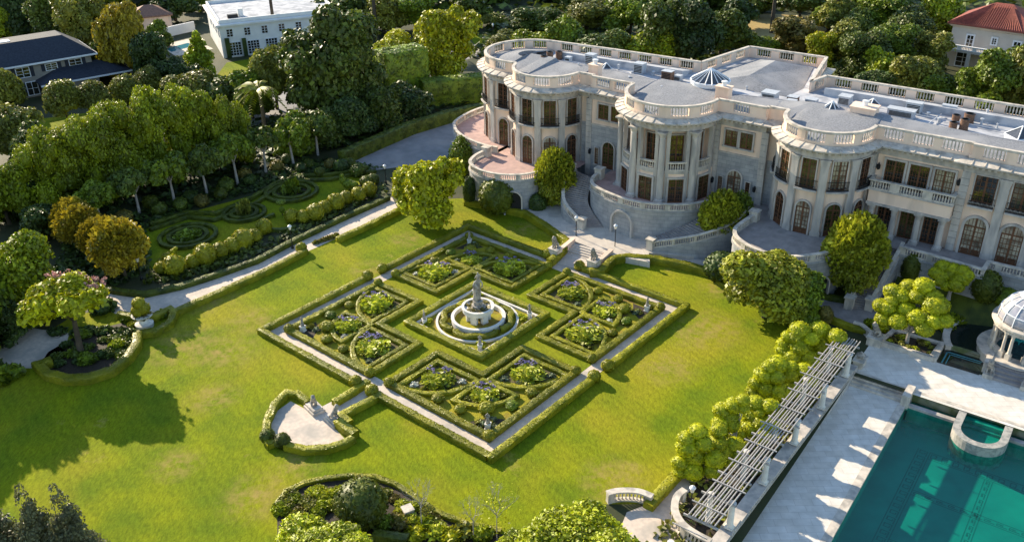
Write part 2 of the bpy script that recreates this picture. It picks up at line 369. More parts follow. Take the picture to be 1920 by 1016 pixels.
def hedge(name, label, path, w=.7, h=.6, mname='box', closed=False, group=None, dens=60, leaf=.115, z=0.0, cat='hedge', parent=None):
    rg = np.random.default_rng(abs(hash(label)) % 9999 if False else len(label)*13+int(path[0][0]*7) % 977)
    V, Q = hedge_data(path, w, h, rg, closed, dens, leaf, z)
    o0 = np.array([(V[:, 0].min()+V[:, 0].max())/2, (V[:, 1].min()+V[:, 1].max())/2, z]) if parent is None else np.zeros(3)
    me = npmesh(name, V-o0, Q, LF[mname]); o = mobj(name, me, parent, tuple(o0))
    return tag(o, label, cat, group) if parent is None else o
# leafy clumps ----------------------------------------------------------------
CL = {}
def clump_mesh(mname, seed, n=420, size=.19, r=1.0, h=.8, asp=1.9):
    key = (mname, seed, n, asp)
    if key in CL: return CL[key]
    rg = np.random.default_rng(seed+9); a = rg.uniform(0, 6.28, n); q = np.sqrt(rg.uniform(0, 1, n))
    P = np.stack([r*q*np.cos(a), r*q*np.sin(a), h*rg.uniform(.25, 1, n)*(1.05-.55*q**2)], 1)
    D = nrm(np.stack([np.cos(a)*q, np.sin(a)*q, .7+0*a], 1)); N = nrm(np.cross(D, rg.normal(size=(n, 3))))
    V, Q = leaves(P, N+D*.5, size, rg, .3, asp)
    core = (CS_V*np.array([r*.72, r*.72, h*.6])*rg.uniform(.85, 1.1, (len(CS_V), 1))+np.array([0, 0, h*.2]), CS_Q)
    V, Q = merge([(V, Q), core]); V[:, 2] = np.maximum(V[:, 2], 0)
    me = npmesh('foliage', V, Q, LF[mname]); CL[key] = me; return me
FLW = {}
def flower_mesh(mname, seed, k=16, r=1.0, h=1.0):
    key = (mname, seed, k)
    if key in FLW: return FLW[key]
    rg = np.random.default_rng(seed+3); b = []
    for i in range(k):
        a = rg.uniform(0, 6.28); q = math.sqrt(rg.uniform(0, 1)); c = np.array([r*q*math.cos(a), r*q*math.sin(a), h*rg.uniform(.8, 1.1)])
        D = nrm(rg.normal(size=(7, 3))); b.append(leaves(c+D*.1, D, .17, rg, .3))
    V, Q = merge(b); me = npmesh('flower_heads', V, Q, LF[mname]); FLW[key] = me; return me
def skin_figure(name, vs, es, material, parent, loc=(0, 0, 0), scale=1.0, rz=0.0, sub=2):
    key = 'skin_'+name
    me = bpy.data.meshes.get(key)
    if me is None:
        me = bpy.data.meshes.new(key); me.from_pydata([v[:3] for v in vs], es, []); me.materials.append(material)
    o = mobj(name, me, parent, loc, (scale,)*3, rz)
    if not me.skin_vertices:
        bpy.context.view_layer.objects.active = o
        md = o.modifiers.new('skin', 'SKIN')
        for i, v in enumerate(vs):
            sv_ = me.skin_vertices[0].data[i]; rr = v[3] if isinstance(v[3], tuple) else (v[3], v[3]); sv_.radius = rr; sv_.use_root = (i == 0)
    else: md = o.modifiers.new('skin', 'SKIN')
    md.use_smooth_shade = True
    s2 = o.modifiers.new('sub', 'SUBSURF'); s2.levels = sub; s2.render_levels = sub
    return o
FIG_V = [(0, 0, .92, .13), (0, .01, 1.12, .115), (0, .02, 1.32, .15), (0, .02, 1.47, .06), (0, 0, 1.58, .095), (0, 0, 1.69, .085),
 (.19, .02, 1.4, .065), (.3, -.05, 1.18, .05), (.2, -.2, 1.02, .042), (.1, -.27, 1.06, .04), (-.19, .02, 1.4, .065), (-.33, .0, 1.17, .05), (-.3, -.02, .93, .042), (-.29, -.04, .83, .04),
 (.09, 0, .85, .1), (.11, -.04, .48, .085), (.11, .02, .08, .06), (.12, -.1, .03, .045), (-.09, 0, .85, .1), (-.13, .04, .48, .09), (-.12, .1, .08, .06), (-.14, .0, .03, .045)]
FIG_E = [(0, 1), (1, 2), (2, 3), (3, 4), (4, 5), (2, 6), (6, 7), (7, 8), (8, 9), (2, 10), (10, 11), (11, 12), (12, 13), (0, 14), (14, 15), (15, 16), (16, 17), (0, 18), (18, 19), (19, 20), (20, 21)]
LION_V = [(0, .25, .35, .24), (0, .02, .6, .24), (0, -.2, .85, .23), (0, -.28, 1.12, .25), (0, -.36, 1.38, .22), (0, -.55, 1.32, .12), (0, -.66, 1.27, .08),
 (.17, -.22, .62, .1), (.17, -.3, .3, .075), (.17, -.32, .06, .075), (.17, -.45, .05, .07), (-.17, -.22, .62, .1), (-.17, -.3, .3, .075), (-.17, -.32, .06, .075), (-.17, -.45, .05, .07),
 (.24, .22, .26, .16), (.26, -.02, .12, .1), (.26, -.2, .06, .07), (-.24, .22, .26, .16), (-.26, -.02, .12, .1), (-.26, -.2, .06, .07), (0, .5, .12, .06), (.2, .55, .08, .045), (.13, -.33, 1.58, .05), (-.13, -.33, 1.58, .05)]
LION_E = [(0, 1), (1, 2), (2, 3), (3, 4), (4, 5), (5, 6), (2, 7), (7, 8), (8, 9), (9, 10), (2, 11), (11, 12), (12, 13), (13, 14), (0, 15), (15, 16), (16, 17), (0, 18), (18, 19), (19, 20), (0, 21), (21, 22), (4, 23), (4, 24)]
def figure(parent, loc, s=1.0, rz=0.0): return skin_figure('figure', FIG_V, FIG_E, STATUE, parent, loc, s, rz)
def drape(parent, loc, s): 
    b = MB(); prof = [(.3, 0), (.27, .25), (.2, .6), (.17, .9), (.14, 1.08)]
    b.lathe([(r*s*(1+.0*i), h*s) for i, (r, h) in enumerate(prof)], loc[0], loc[1], loc[2], 14); return b.build('drapery', STATUE, parent, True)
def lion(parent, loc, s, rz): return skin_figure('lion', LION_V, LION_E, STATUE, parent, loc, s, rz)
# balustrades ---------------------------------------------------------------------
BPROF = [(.085, 0), (.085, .05), (.045, .1), (.10, .32), (.09, .42), (.05, .66), (.085, .7), (.085, .76)]
def arclen(path):
    P = [Vector((p[0], p[1], p[2] if len(p) > 2 else 0)) for p in path]; L = [0]
    for a, b in zip(P[:-1], P[1:]): L.append(L[-1]+(b-a).length)
    return P, L
def at_len(P, L, s):
    for i in range(len(L)-1):
        if s <= L[i+1] or i == len(L)-2:
            k = (s-L[i])/max(1e-6, L[i+1]-L[i]); return P[i].lerp(P[i+1], k), (P[i+1]-P[i])
def balustrade(parent, path, z, h=1.0, bay=2.4, pier=.7, m=None, w=.4, gap=.3, ends=True, piermat=None, base_h=.16):
    m = m or PALE; P, L = arclen(path); tot = L[-1]
    MB().sweep(path, boxprof(w, z, z+base_h), loop=True).build('base_rail', m, parent)
    MB().sweep(path, boxprof(w+.12, z+h-.16, z+h), loop=True).build('coping', m, parent)
    n = max(1, int(round((tot-pier)/(bay+pier)))); bl = (tot-pier*(n+1))/n if n else 0
    if bl < .6: n, bl = 0, 0
    s = 0.0; sub = []
    for i in range(n+1):
        k = max(1, int(pier/.5)); seg = [at_len(P, L, s+pier*j/k)[0] for j in range(k+1)]
        MB().sweep([tuple(q) for q in seg], boxprof(w-.06, z+base_h, z+h-.16), loop=True).build('pier', piermat or m, parent)
        s += pier
        if i < n:
            c = max(1, int(bl/gap)); b = MB(); hs = (h-.16-base_h)/.76
            for j in range(c):
                p, d = at_len(P, L, s+bl*(j+.5)/c)
                b.lathe([(r, q*hs) for r, q in BPROF], p.x, p.y, p.z+z+base_h, 6)
            b.build('baluster_row', m, parent, True); s += bl
# ---------------------------------------------------------------- frames
PC, PTH = (-4.17, 89.55), math.radians(-40.56)
def PG(a, b, z=0.0): return (PC[0]+a*math.cos(PTH)-b*math.sin(PTH), PC[1]+a*math.sin(PTH)+b*math.cos(PTH), z)
HO, HTH = (20.0, 120.0), math.radians(-36.5)
def HW(u, v, z=0.0): return (HO[0]+u*math.cos(HTH)+v*math.sin(HTH), HO[1]+u*math.sin(HTH)-v*math.cos(HTH), z)
def GL(pts, z=0.0): return [G(x, y, z) for x, y in pts]
def arc(cx, cy, r, a0, a1, n): return [(cx+r*math.cos(math.radians(a0+(a1-a0)*i/n)), cy+r*math.sin(math.radians(a0+(a1-a0)*i/n))) for i in range(n+1)]
# ---------------------------------------------------------------- ground, lawns, paths
EARTH = mat('dry_ground', (0.035, 0.045, 0.014), (0.055, 0.055, 0.025), scale=.3, bump=.5, bscale=2, c3=(0.03, 0.04, 0.012), s3=.05)
LAWN = mat('lawn_grass', (0.195, 0.225, 0.005), (0.115, 0.165, 0.006), scale=.22, rough=.95, bump=.55, bscale=7.0, spec=.1, c3=(0.25, 0.235, 0.012), s3=.075)
def enrich_grass(M, straw=(0.31, 0.245, 0.06), amt=(.61, .74)):
    nt = M.node_tree; N = nt.nodes; L = nt.links; b = N['Principled BSDF']; src = b.inputs['Base Color'].links[0].from_socket
    tc = N.new('ShaderNodeTexCoord')
    n1 = N.new('ShaderNodeTexNoise'); n1.inputs['Scale'].default_value = .16; n1.inputs['Detail'].default_value = 8; n1.inputs['Roughness'].default_value = .7; L.new(tc.outputs['Object'], n1.inputs['Vector'])
    r = N.new('ShaderNodeValToRGB'); r.color_ramp.elements[0].position = amt[0]; r.color_ramp.elements[1].position = amt[1]; L.new(n1.outputs['Fac'], r.inputs['Fac'])
    mx = N.new('ShaderNodeMix'); mx.data_type = 'RGBA'; L.new(r.outputs['Color'], mx.inputs[0]); L.new(src, mx.inputs[6]); mx.inputs[7].default_value = (*straw, 1)
    mp = N.new('ShaderNodeMapping'); mp.inputs['Rotation'].default_value = (0, 0, .75); mp.inputs['Scale'].default_value = (4, 1.6, 1); L.new(tc.outputs['Object'], mp.inputs['Vector'])
    n2 = N.new('ShaderNodeTexNoise'); n2.inputs['Scale'].default_value = 1.0; n2.inputs['Detail'].default_value = 10; n2.inputs['Roughness'].default_value = .8; L.new(mp.outputs['Vector'], n2.inputs['Vector'])
    mr = N.new('ShaderNodeMapRange'); mr.inputs[1].default_value = .3; mr.inputs[2].default_value = .7; mr.inputs[3].default_value = .5; mr.inputs[4].default_value = 1.5; L.new(n2.outputs['Fac'], mr.inputs[0])
    sc = N.new('ShaderNodeVectorMath'); sc.operation = 'SCALE'; L.new(mx.outputs[2], sc.inputs[0]); L.new(mr.outputs[0], sc.inputs['Scale']); L.new(sc.outputs[0], b.inputs['Base Color'])
enrich_grass(LAWN)
def worn(M, spots, col=(0.31, 0.235, 0.065)):
    nt = M.node_tree; N = nt.nodes; L = nt.links; b = N['Principled BSDF']; src = b.inputs['Base Color'].links[0].from_socket; geo = N.new('ShaderNodeNewGeometry'); tot = None
    for x, y, r in spots:
        p = G(x, y); d = N.new('ShaderNodeVectorMath'); d.operation = 'DISTANCE'; L.new(geo.outputs['Position'], d.inputs[0]); d.inputs[1].default_value = p
        mr = N.new('ShaderNodeMapRange'); mr.inputs[1].default_value = r; mr.inputs[2].default_value = r*.15; mr.inputs[3].default_value = 0; mr.inputs[4].default_value = 1; L.new(d.outputs['Value'], mr.inputs[0])
        if tot is None: tot = mr.outputs[0]
        else:
            ad = N.new('ShaderNodeMath'); ad.operation = 'MAXIMUM'; L.new(tot, ad.inputs[0]); L.new(mr.outputs[0], ad.inputs[1]); tot = ad.outputs[0]
    nz = N.new('ShaderNodeTexNoise'); nz.inputs['Scale'].default_value = .7; nz.inputs['Detail'].default_value = 9; nz.inputs['Roughness'].default_value = .75; L.new(geo.outputs['Position'], nz.inputs['Vector'])
    m1 = N.new('ShaderNodeMapRange'); m1.inputs[1].default_value = .42; m1.inputs[2].default_value = .62; L.new(nz.outputs['Fac'], m1.inputs[0]); mu = N.new('ShaderNodeMath'); mu.operation = 'MULTIPLY'; L.new(tot, mu.inputs[0]); L.new(m1.outputs[0], mu.inputs[1])
    mx = N.new('ShaderNodeMix'); mx.data_type = 'RGBA'; L.new(mu.outputs[0], mx.inputs[0]); L.new(src, mx.inputs[6]); mx.inputs[7].default_value = (*col, 1)
    wv = N.new('ShaderNodeTexWave'); wv.inputs['Scale'].default_value = .3; wv.inputs['Distortion'].default_value = 9; wv.inputs['Detail'].default_value = 3; wv.inputs['Detail Scale'].default_value = .5
    mp = N.new('ShaderNodeMapping'); mp.inputs['Rotation'].default_value = (0, 0, -.62); L.new(geo.outputs['Position'], mp.inputs['Vector']); L.new(mp.outputs['Vector'], wv.inputs['Vector'])
    wr = N.new('ShaderNodeMapRange'); wr.inputs[3].default_value = .95; wr.inputs[4].default_value = 1.04; L.new(wv.outputs['Fac'], wr.inputs[0])
    sc = N.new('ShaderNodeVectorMath'); sc.operation = 'SCALE'; L.new(mx.outputs[2], sc.inputs[0]); L.new(wr.outputs[0], sc.inputs['Scale']); L.new(sc.outputs[0], b.inputs['Base Color'])
worn(LAWN, [(350, 650, 6), (420, 660, 5), (400, 745, 3.5), (470, 600, 4), (390, 560, 5), (1330, 615, 5), (1300, 630, 4), (1345, 540, 3), (555, 870, 3), (480, 930, 4), (1040, 430, 3), (980, 430, 3), (1150, 900, 4), (690, 505, 3), (1250, 690, 4), (330, 870, 3), (760, 450, 3)])
MOSS = mat('parterre_turf', (0.33, 0.28, 0.012), (0.22, 0.22, 0.01), scale=1.2, rough=.95, bump=.8, bscale=5, c3=(0.2, 0.13, 0.03), s3=.5)
hole = [HW(38.0, 24.95), HW(75, 24.95), HW(75, 80), HW(38.0, 80)]
g = MB(); big = [(-700, -200), (700, -200), (700, 900), (-700, 900)]
qs = [HW(38, 24.95), HW(75, 24.95), HW(75, 80), HW(38, 80)]; od = [(-700, 900), (700, 900), (700, -200), (-700, -200)]
for i in range(4):
    j = (i+1) % 4; g.poly([(*od[i], 0), (*od[j], 0), (qs[j][0], qs[j][1], 0), (qs[i][0], qs[i][1], 0)])
tag(g.build('ground', EARTH, origin=(0, 0, 0)), kind='structure')
lawn_px = [(-900, 1120), (-500, 690), (-60, 690), (60, 640), (140, 590), (240, 575), (330, 575), (575, 460), (745, 392), (770, 375), (870, 372), (960, 378), (1010, 410), (1062, 452), (1040, 490), (1100, 512), (1150, 478), (1230, 480), (1330, 506), (1400, 560), (1520, 600), (1590, 640)]
lawn = GL(lawn_px)+[HW(35.5, 24), HW(34.9, 31), HW(31.5, 40), HW(30.2, 47), HW(30, 54)]+GL([(1130, 945), (1080, 1120)])
struct('lawn', lawn, .004, LAWN)
struct('path', [PG(*p) for p in ((-17.25, -17.25), (17.25, -17.25), (17.25, 17.25), (-17.25, 17.25))], .008, GRAVEL)
# paler slabs in the middle stretch of the garden path, and the grass inside it
struct('path', [PG(*p) for p in ((-5, -17.2), (8.5, -17.2), (8.5, -15.8), (-5, -15.8))], .012, PATHPAVE)
struct('lawn', [PG(*p) for p in ((-15.7, -15.7), (15.7, -15.7), (15.7, 15.7), (-15.7, 15.7))], .012, LAWN)
struct('path', [PG(-1.0, -15.8), PG(1.0, -15.8), PG(1.0, -15.2), PG(-1.0, -15.2)], .016, PATHPAVE)
struct('path', GL([(165, 535), (225, 548), (270, 552), (340, 537), (400, 520), (480, 490), (550, 452), (640, 410), (735, 370), (748, 395), (640, 443), (580, 470), (500, 505), (420, 542), (330, 579), (290, 592), (225, 592), (160, 562)]), .008, GRAVEL)
struct('path', GL([(-60, 625), (60, 615), (130, 625), (120, 660), (60, 690), (20, 690), (-80, 690)]), .008, GRAVEL)
struct('driveway', GL([(638, 292), (690, 268), (760, 238), (850, 212), (915, 198), (990, 240), (900, 330), (850, 322), (760, 312), (700, 320), (668, 318)]), .008, ASPHALT)
struct('street', GL([(380, 268), (470, 240), (620, 172), (800, 130), (900, 106), (1010, 72), (1010, 60), (890, 84), (770, 106), (590, 143), (450, 205), (350, 240)]), .008, ASPHALT)
struct('lawn', GL([(880, 70), (1000, 40), (1060, 36), (1060, 44), (990, 64), (890, 84)]), .010, LAWN)
struct('path', GL([(900, 70), (985, 50), (985, 54), (905, 76)]), .014, GRAVEL)
struct('lawn', GL([(400, 150), (425, 118), (475, 110), (480, 135), (430, 150)]), .004, LAWN)
struct('lawn', GL([(40, 260), (60, 225), (140, 215), (250, 200), (200, 250), (90, 262)]), .004, LAWN)
DRY = mat('dry_field', (0.42, 0.3, 0.12), (0.34, 0.25, 0.09), scale=.1, bump=.2)
struct('field', GL([(1385, 75), (1390, 28), (1440, 26), (1500, 30), (1560, 60), (1430, 75)]), .004, DRY)
struct('lawn', GL([(275, 500), (270, 430), (350, 400), (480, 365), (560, 338), (640, 318), (705, 322), (650, 365), (540, 425), (400, 475), (300, 515)]), .006, LAWN)
# semicircular gravel court below the parterre
ax = (0, -1)
cc = [PG(a, b) for a, b in [(-6.9, -22.2), (-7.3, -24.5), (-6.2, -27.2), (-4.2, -29.0), (-1.5, -29.6), (1.5, -29.3), (4.0, -28.2), (5.9, -26.4), (7.0, -24.2), (6.6, -22.2)]]
cpx = [(545, 752), (520, 770), (506, 795), (507, 815), (518, 832), (545, 838), (590, 838), (630, 832), (648, 824), (630, 805), (612, 790), (585, 772), (575, 768)]
struct('gravel_court', GL(cpx), .010, GRAVEL)
struct('path', GL([(585, 772), (612, 790), (700, 737), (680, 722)]), .014, PATHPAVE)
# forecourt (one step run above the lawn)
fore_px = [(1062, 458), (1082, 420), (1120, 400), (1210, 445), (1330, 452), (1335, 500), (1230, 478), (1150, 478), (1110, 492)]
FZ = .8
fore = [HW(*p) for p in [(-2.3, 16.2), (-5.5, 15.0), (-9.5, 14.0), (-14, 12.5), (-10, 6), (12, 6), (16, 9), (15, 9.5), (12.5, 11.5), (7.6, 13.6), (9.0, 15.9), (3.3, 17.0)]]
b = MB(); b.prism([(p[0], p[1]) for p in fore], -.05, FZ); tag(b.build('forecourt', PATHPAVE), kind='structure')
b = MB(); b.prism([p[:2] for p in GL([(1213, 463), (1236, 467), (1290, 480), (1337, 492), (1337, 505), (1290, 495), (1232, 482), (1205, 480)], .3)], -.05, .3); tag(b.build('path', PATHPAVE), kind='structure')
struct('path', [HW(-2.4, 16.0), HW(3.2, 16.8), HW(3.4, 21.6), HW(-3.0, 21.6)], .016, PATHPAVE)
struct('path', GL([(1330, 505), (1350, 512), (1420, 530), (1530, 560), (1600, 556), (1670, 590), (1610, 612), (1560, 600), (1540, 580), (1430, 548), (1335, 520)]), .016, GREYPAVE)
struct('path', GL([(972, 390), (985, 384), (1010, 388), (1060, 410), (1100, 432), (1075, 446), (1020, 415)]), .016, GREYPAVE)
struct('path', GL([(1175, 960), (1240, 935), (1275, 890), (1300, 870), (1320, 885), (1262, 960), (1270, 1060), (1120, 1100)]), .016, GRAVEL)
# ---------------------------------------------------------------- parterre
BEDSOIL = mat('mulched_bed', (0.12, 0.10, 0.03), (0.07, 0.06, 0.025), scale=3, bump=.5)
QN = {(1, -1): 'quarter nearest the pool lawn bottom', (-1, -1): 'quarter on the left', (-1, 1): 'quarter furthest back', (1, 1): 'quarter on the right'}
QN = {(1, -1): 'front parterre quarter', (-1, -1): 'left parterre quarter', (-1, 1): 'back parterre quarter', (1, 1): 'right parterre quarter'}
def quarter(sa, sb):
    nm = QN[(sa, sb)]
    T = lambda a, b_, z=0.0: PG(a*sa, b_*sb, z)
    S = lambda pts: [T(a, b_) for a, b_ in pts]
    o = struct('parterre_bed', S([(1.4, 15.4), (15.4, 15.4), (15.4, 1.4), (8.2, 1.4), (8.2, 8.2), (1.4, 8.2)]), .018, MOSS)
    gp = 'low box hedges of the parterre'
    hedge('border_hedge', f'low box hedge outlining the {nm} with a notch toward the fountain', S([(1.5, 15.4), (1.5, 8.1), (8.1, 8.1), (8.1, 1.5), (15.4, 1.5), (15.4, 15.4)]), .72, .52, closed=True, group=gp)
    # two corner beds and the middle bed, all quarter circles
    def bed(ca, cb, r, da, db, where, col2, k):
        pts = [(ca, cb)]+[(ca+da*r*math.cos(t), cb+db*r*math.sin(t)) for t in np.linspace(0, math.pi/2, 9)]
        hedge('bed_hedge', f'quarter round box hedge around the {where} bed of the {nm}', S(pts), .52, .4, closed=True, group='quarter round flower bed hedges')
        mid = [(ca+da*.5+(p[0]-ca-da*.5)*.8, cb+db*.5+(p[1]-cb-db*.5)*.8) for p in pts]
        struct('soil', S(mid), .022, BEDSOIL)
        cx, cy = ca+da*r*.43, cb+db*r*.43; p = T(cx, cy)
        t = thing('agapanthus_clump', f'agapanthus clump with {col2} flowers in the {where} bed of the {nm}', 'plant', p, random.uniform(0, 6.28), 'agapanthus clumps in the parterre')
        rr = r*.33*random.uniform(.88, 1.12)
        mobj('foliage', clump_mesh('aga', k % 4), t, scale=(rr, rr, rr*random.uniform(.52, .72)))
        # the flowering stems stand at the back of each clump
        w0 = PG(0, 0); bk = Vector((p[0], p[1], 0)).normalized()
        fo = mobj('flower_heads', flower_mesh('purple', k % 3), t, scale=(rr*.85, rr*.55, .85)); t.rotation_euler = (0, 0, 0); fo.location = (bk.x*rr*.75, bk.y*rr*.75, 0)
        for q in range(3):
            x = (random.uniform(-.9, .9)*rr, random.uniform(-.9, .9)*rr, 0); s = random.uniform(.28, .5)
            mobj('small_foliage', clump_mesh(random.choice(['mid', 'blue', 'olive']), q, 90, .5, asp=1.2), t, x, (s, s, s))
        # rosettes round the edge of the bed
        for q in range(4):
            tt = math.radians(12+22*q); x = T(ca+da*r*.78*math.cos(tt), cb+db*r*.78*math.sin(tt))
            if q in (0, 3) or (k+q) % 2: 
                tag(mobj('bedding_plant', clump_mesh(['blue', 'olive', 'white'][(k+q) % 3], q, 90, .5, asp=1.2), None, x, (.42, .42, .4), q), f'small bedding plant edging the {where} bed of the {nm}', 'plant', f'bedding plants of the {where} bed in the {nm}')
    kk = (sa+1)+(sb+1)*2
    bed(2.5, 9.2, 5.9, 1, 1, WHERE(T(4.5, 11), T(11, 4.5)), 'pale lilac', kk)
    bed(9.2, 2.5, 5.9, 1, 1, WHERE(T(11, 4.5), T(4.5, 11)), 'violet', kk+1)
    bed(8.7, 8.7, 4.5, 1, 1, 'middle', 'dusty purple', kk+2)
    for i, (a, b_, r) in enumerate([(7.3, 14.1, .62), (10.3, 14.0, .66), (12.3, 12.3, .85), (14.0, 10.3, .66), (14.1, 7.3, .62)]):
        clipped('boxwood_ball', f'boxwood ball in the turf of the {nm}, {(["leftmost","second","middle and largest","fourth","rightmost"] if PJ(T(7.3, 14.1))[0] < PJ(T(14.1, 7.3))[0] else ["rightmost","fourth","middle and largest","second","leftmost"])[i]} of five', 'bush', T(a, b_, .018), r*random.uniform(.9, 1.1), 'box' if i != 3 else 'mid', r*1.25, 'boxwood balls in the parterre turf', i)
    struct('soil', S([(12.0, 14.7), (13.2, 12.9), (14.7, 12.0), (14.7, 14.7)]), .022, SOIL)
    for i in range(7):
        x = T(random.uniform(12.9, 14.6), random.uniform(12.9, 14.6)); s = random.uniform(.3, .5)
        tag(mobj('succulent', clump_mesh('blue' if i % 2 else 'olive', i % 3, 90, .5, asp=1.2), None, x, (s, s, s*.9), i), f'blue green succulent in the dark corner bed of the {nm}', 'plant', f'succulents in the corner bed of the {nm}')
    t = thing('garden_statue', f'small weathered stone figure on a plinth at the outer corner of the {nm}', 'statue', T(14.25, 14.25, .02), random.uniform(0, 6), 'statues at the parterre corners')
    MB().box(0, 0, 0, .62, .62, .12).box(0, 0, .12, .48, .48, .5).box(0, 0, .62, .58, .58, .1).build('plinth', WHITE, t)
    figure(t, (0, 0, .70), .72); drape(t, (0, 0, .72), .75)
    clipped('boxwood_ball', f'box ball at the outermost corner of the {nm} hedge', 'bush', T(15.35, 15.35, 0), .62, 'box', 1.0, 'corner box balls')
    for i, (a, b_) in enumerate([(1.5, 15.4), (15.4, 1.5)]):
        clipped('boxwood_ball', f'box ball at the {WHERE(T(a, b_), T(b_, a))} end of the hedge of the {nm}', 'bush', T(a, b_, 0), .58, 'box', 1.0, 'box balls at the grass walk openings')
for sa in (1, -1):
    for sb in (-1, 1): quarter(sa, sb)
# outer hedges along the square path, with gaps at the four gates
SIDE = {0: 'front left', 1: 'front right', 2: 'back right', 3: 'back left'}
for k in range(4):
    ca, sa_ = math.cos(k*math.pi/2), math.sin(k*math.pi/2)
    R4 = lambda a, b_, z=0.0: PG(a*ca-b_*sa_, a*sa_+b_*ca, z)
    L0, L1 = (-17.9, -1.25) if k != 2 else (-17.9, -4.2 if False else -2.9), (1.25, 17.25)
    if k == 2: L0 = (-17.9, -1.9); L1 = (3.4, 17.25)
    for i, (x0, x1) in enumerate((L0, L1)):
        hedge('path_hedge', f'{WHERE(R4((x0+x1)/2, -17.6), R4(-(x0+x1)/2, -17.6))} half of the straight box hedge outside the {SIDE[k]} parterre path', [R4(x0, -17.6), R4(x1, -17.6)], .72, .66, 'box', group='hedges outside the parterre path')
    for i, x in enumerate((L0[1], L1[0])):
        clipped('boxwood_ball', f'{WHERE(R4(x, -17.6), R4(-x, -17.6))} box ball at the gap in the {SIDE[k]} outer parterre hedge', 'bush', R4(x, -17.6), .72, 'box', 1.25, 'box balls at the gate gaps')
# centre: hedge square, white kerbs, scrolls, raised bowl and statue
hedge('border_hedge', 'square box hedge enclosing the fountain and its white kerbs', [PG(*p) for p in ((-5.7, -5.7), (5.7, -5.7), (5.7, 5.7), (-5.7, 5.7))], .8, .62, closed=True)
struct('parterre_bed', [PG(*p) for p in ((-5.3, -5.3), (5.3, -5.3), (5.3, 5.3), (-5.3, 5.3))], .018, MOSS)
kb = MB(); kb.sweep([PG(*p) for p in ((-5.05, -5.05), (5.05, -5.05), (5.05, 5.05), (-5.05, 5.05))], boxprof(.3, .02, .26), closed=True, loop=True)
tag(kb.build('stone_kerb', WHITE), 'square white stone kerb inside the fountain hedge', 'kerb')
kb = MB(); kb.sweep([PG(*p) for p in arc(0, 0, 4.72, 0, 360, 48)[:-1]], boxprof(.27, .02, .24), closed=True, loop=True)
tag(kb.build('stone_kerb', WHITE), 'ring shaped white stone kerb around the fountain scroll hedges', 'kerb')
for k in range(4):
    a0 = 45+90*k-6; pts = []
    for t in np.linspace(0, 1, 25):
        an = math.radians(a0-40+80*t); r = 3.62+.62*math.sin(math.pi*t)**.6*(1-.72*math.exp(-((t-.5)/.14)**2))
        pts.append(PG(r*math.cos(an), r*math.sin(an)))
    hedge('scroll_hedge', f'curling box scroll hedge on the {["far","left","near","right"][k]} side of the raised fountain bowl', pts, .62, .6, group='scroll hedges round the fountain')
    for q in range(2):
        an = math.radians(a0+(-20 if q else 20)); s = .5
        tag(mobj('bedding_plant', clump_mesh('blue', q, 90, .5, asp=1.2), None, PG(3.55*math.cos(an), 3.55*math.sin(an), .02), (s, s, s*.7)), f'grey green bedding plant inside the {["far","left","near","right"][k]} scroll hedge', 'plant', f'bedding in the {["far","left","near","right"][k]} scroll')
ft = thing('fountain', 'white round fountain bowl on stone pillars with a statue group rising from it', 'fountain', PG(0.2, 0, .02))
b = MB(); b.lathe([(2.85, 0), (3.15, 0), (3.15, .62), (3.2, .65), (3.2, .8), (2.84, .8), (2.82, .2)], n=48, cap=False); b.build('ring_wall', WHITE, ft, False)
MB().lathe([(2.83, .3), (.01, .36)], n=32).build('soil_bed', MOSS, ft)
for i in range(6):
    a = math.radians(60*i+8); MB().box(1.18*math.cos(a), 1.18*math.sin(a), .25, .5, .75, 1.1, a).build('pillar', WHITE, ft)
MB().lathe([(.5, 1.3), (1.55, 1.35), (1.8, 1.5), (1.86, 1.95), (1.92, 2.0), (1.92, 2.16), (1.62, 2.16), (1.55, 1.95), (.01, 1.95)], n=40).build('bowl', WHITE, ft)
MB().lathe([(.95, 1.95), (.95, 2.1), (.7, 2.14), (.74, 2.3), (.56, 2.36), (.52, 2.72), (.6, 2.78), (.6, 2.88)], n=24).build('pedestal', STATUE, ft)
mobj('planting', clump_mesh('rust', 1, 90, .5, asp=1.2), ft, (0, 0, 2.0), (1.45, 1.45, .25))
st = thing('statue_group', 'tall weathered statue of entwined standing figures on the fountain pedestal', 'statue', PG(0.2, 0, 2.9))
figure(st, (.08, .05, 0), 1.75, .4); figure(st, (-.2, -.1, 0), 1.5, 2.2); drape(st, (-.12, .08, 0), 1.5); figure(st, (.1, .1, 1.55), 1.2, 3.9)
for k in range(4):
    a, b_ = [(4.35, 4.35), (-4.35, 4.35), (-4.35, -4.35), (4.35, -4.35)][k]
    t = thing('garden_statue', f'small stone figure on a white pedestal in the {["right","far","left","near"][k]} corner of the fountain square', 'statue', PG(a, b_, .02), k, 'statues in the fountain square')
    MB().box(0, 0, 0, .6, .6, .12).box(0, 0, .12, .44, .44, .5).box(0, 0, .62, .55, .55, .1).build('plinth', WHITE, t)
    figure(t, (0, 0, .7), .72); drape(t, (0, 0, .7), .75)
    for q in range(3):
        tag(mobj('bedding_plant', clump_mesh('aga', q, 90, .5, asp=1.2), None, PG(a*.9+random.uniform(-.5, .5), b_*.9+random.uniform(-.5, .5), .02), (.45, .45, .45)), f'yellow green bedding plant at the foot of the {["right","far","left","near"][k]} fountain corner statue', 'plant', f'bedding at the {["right","far","left","near"][k]} fountain statue')
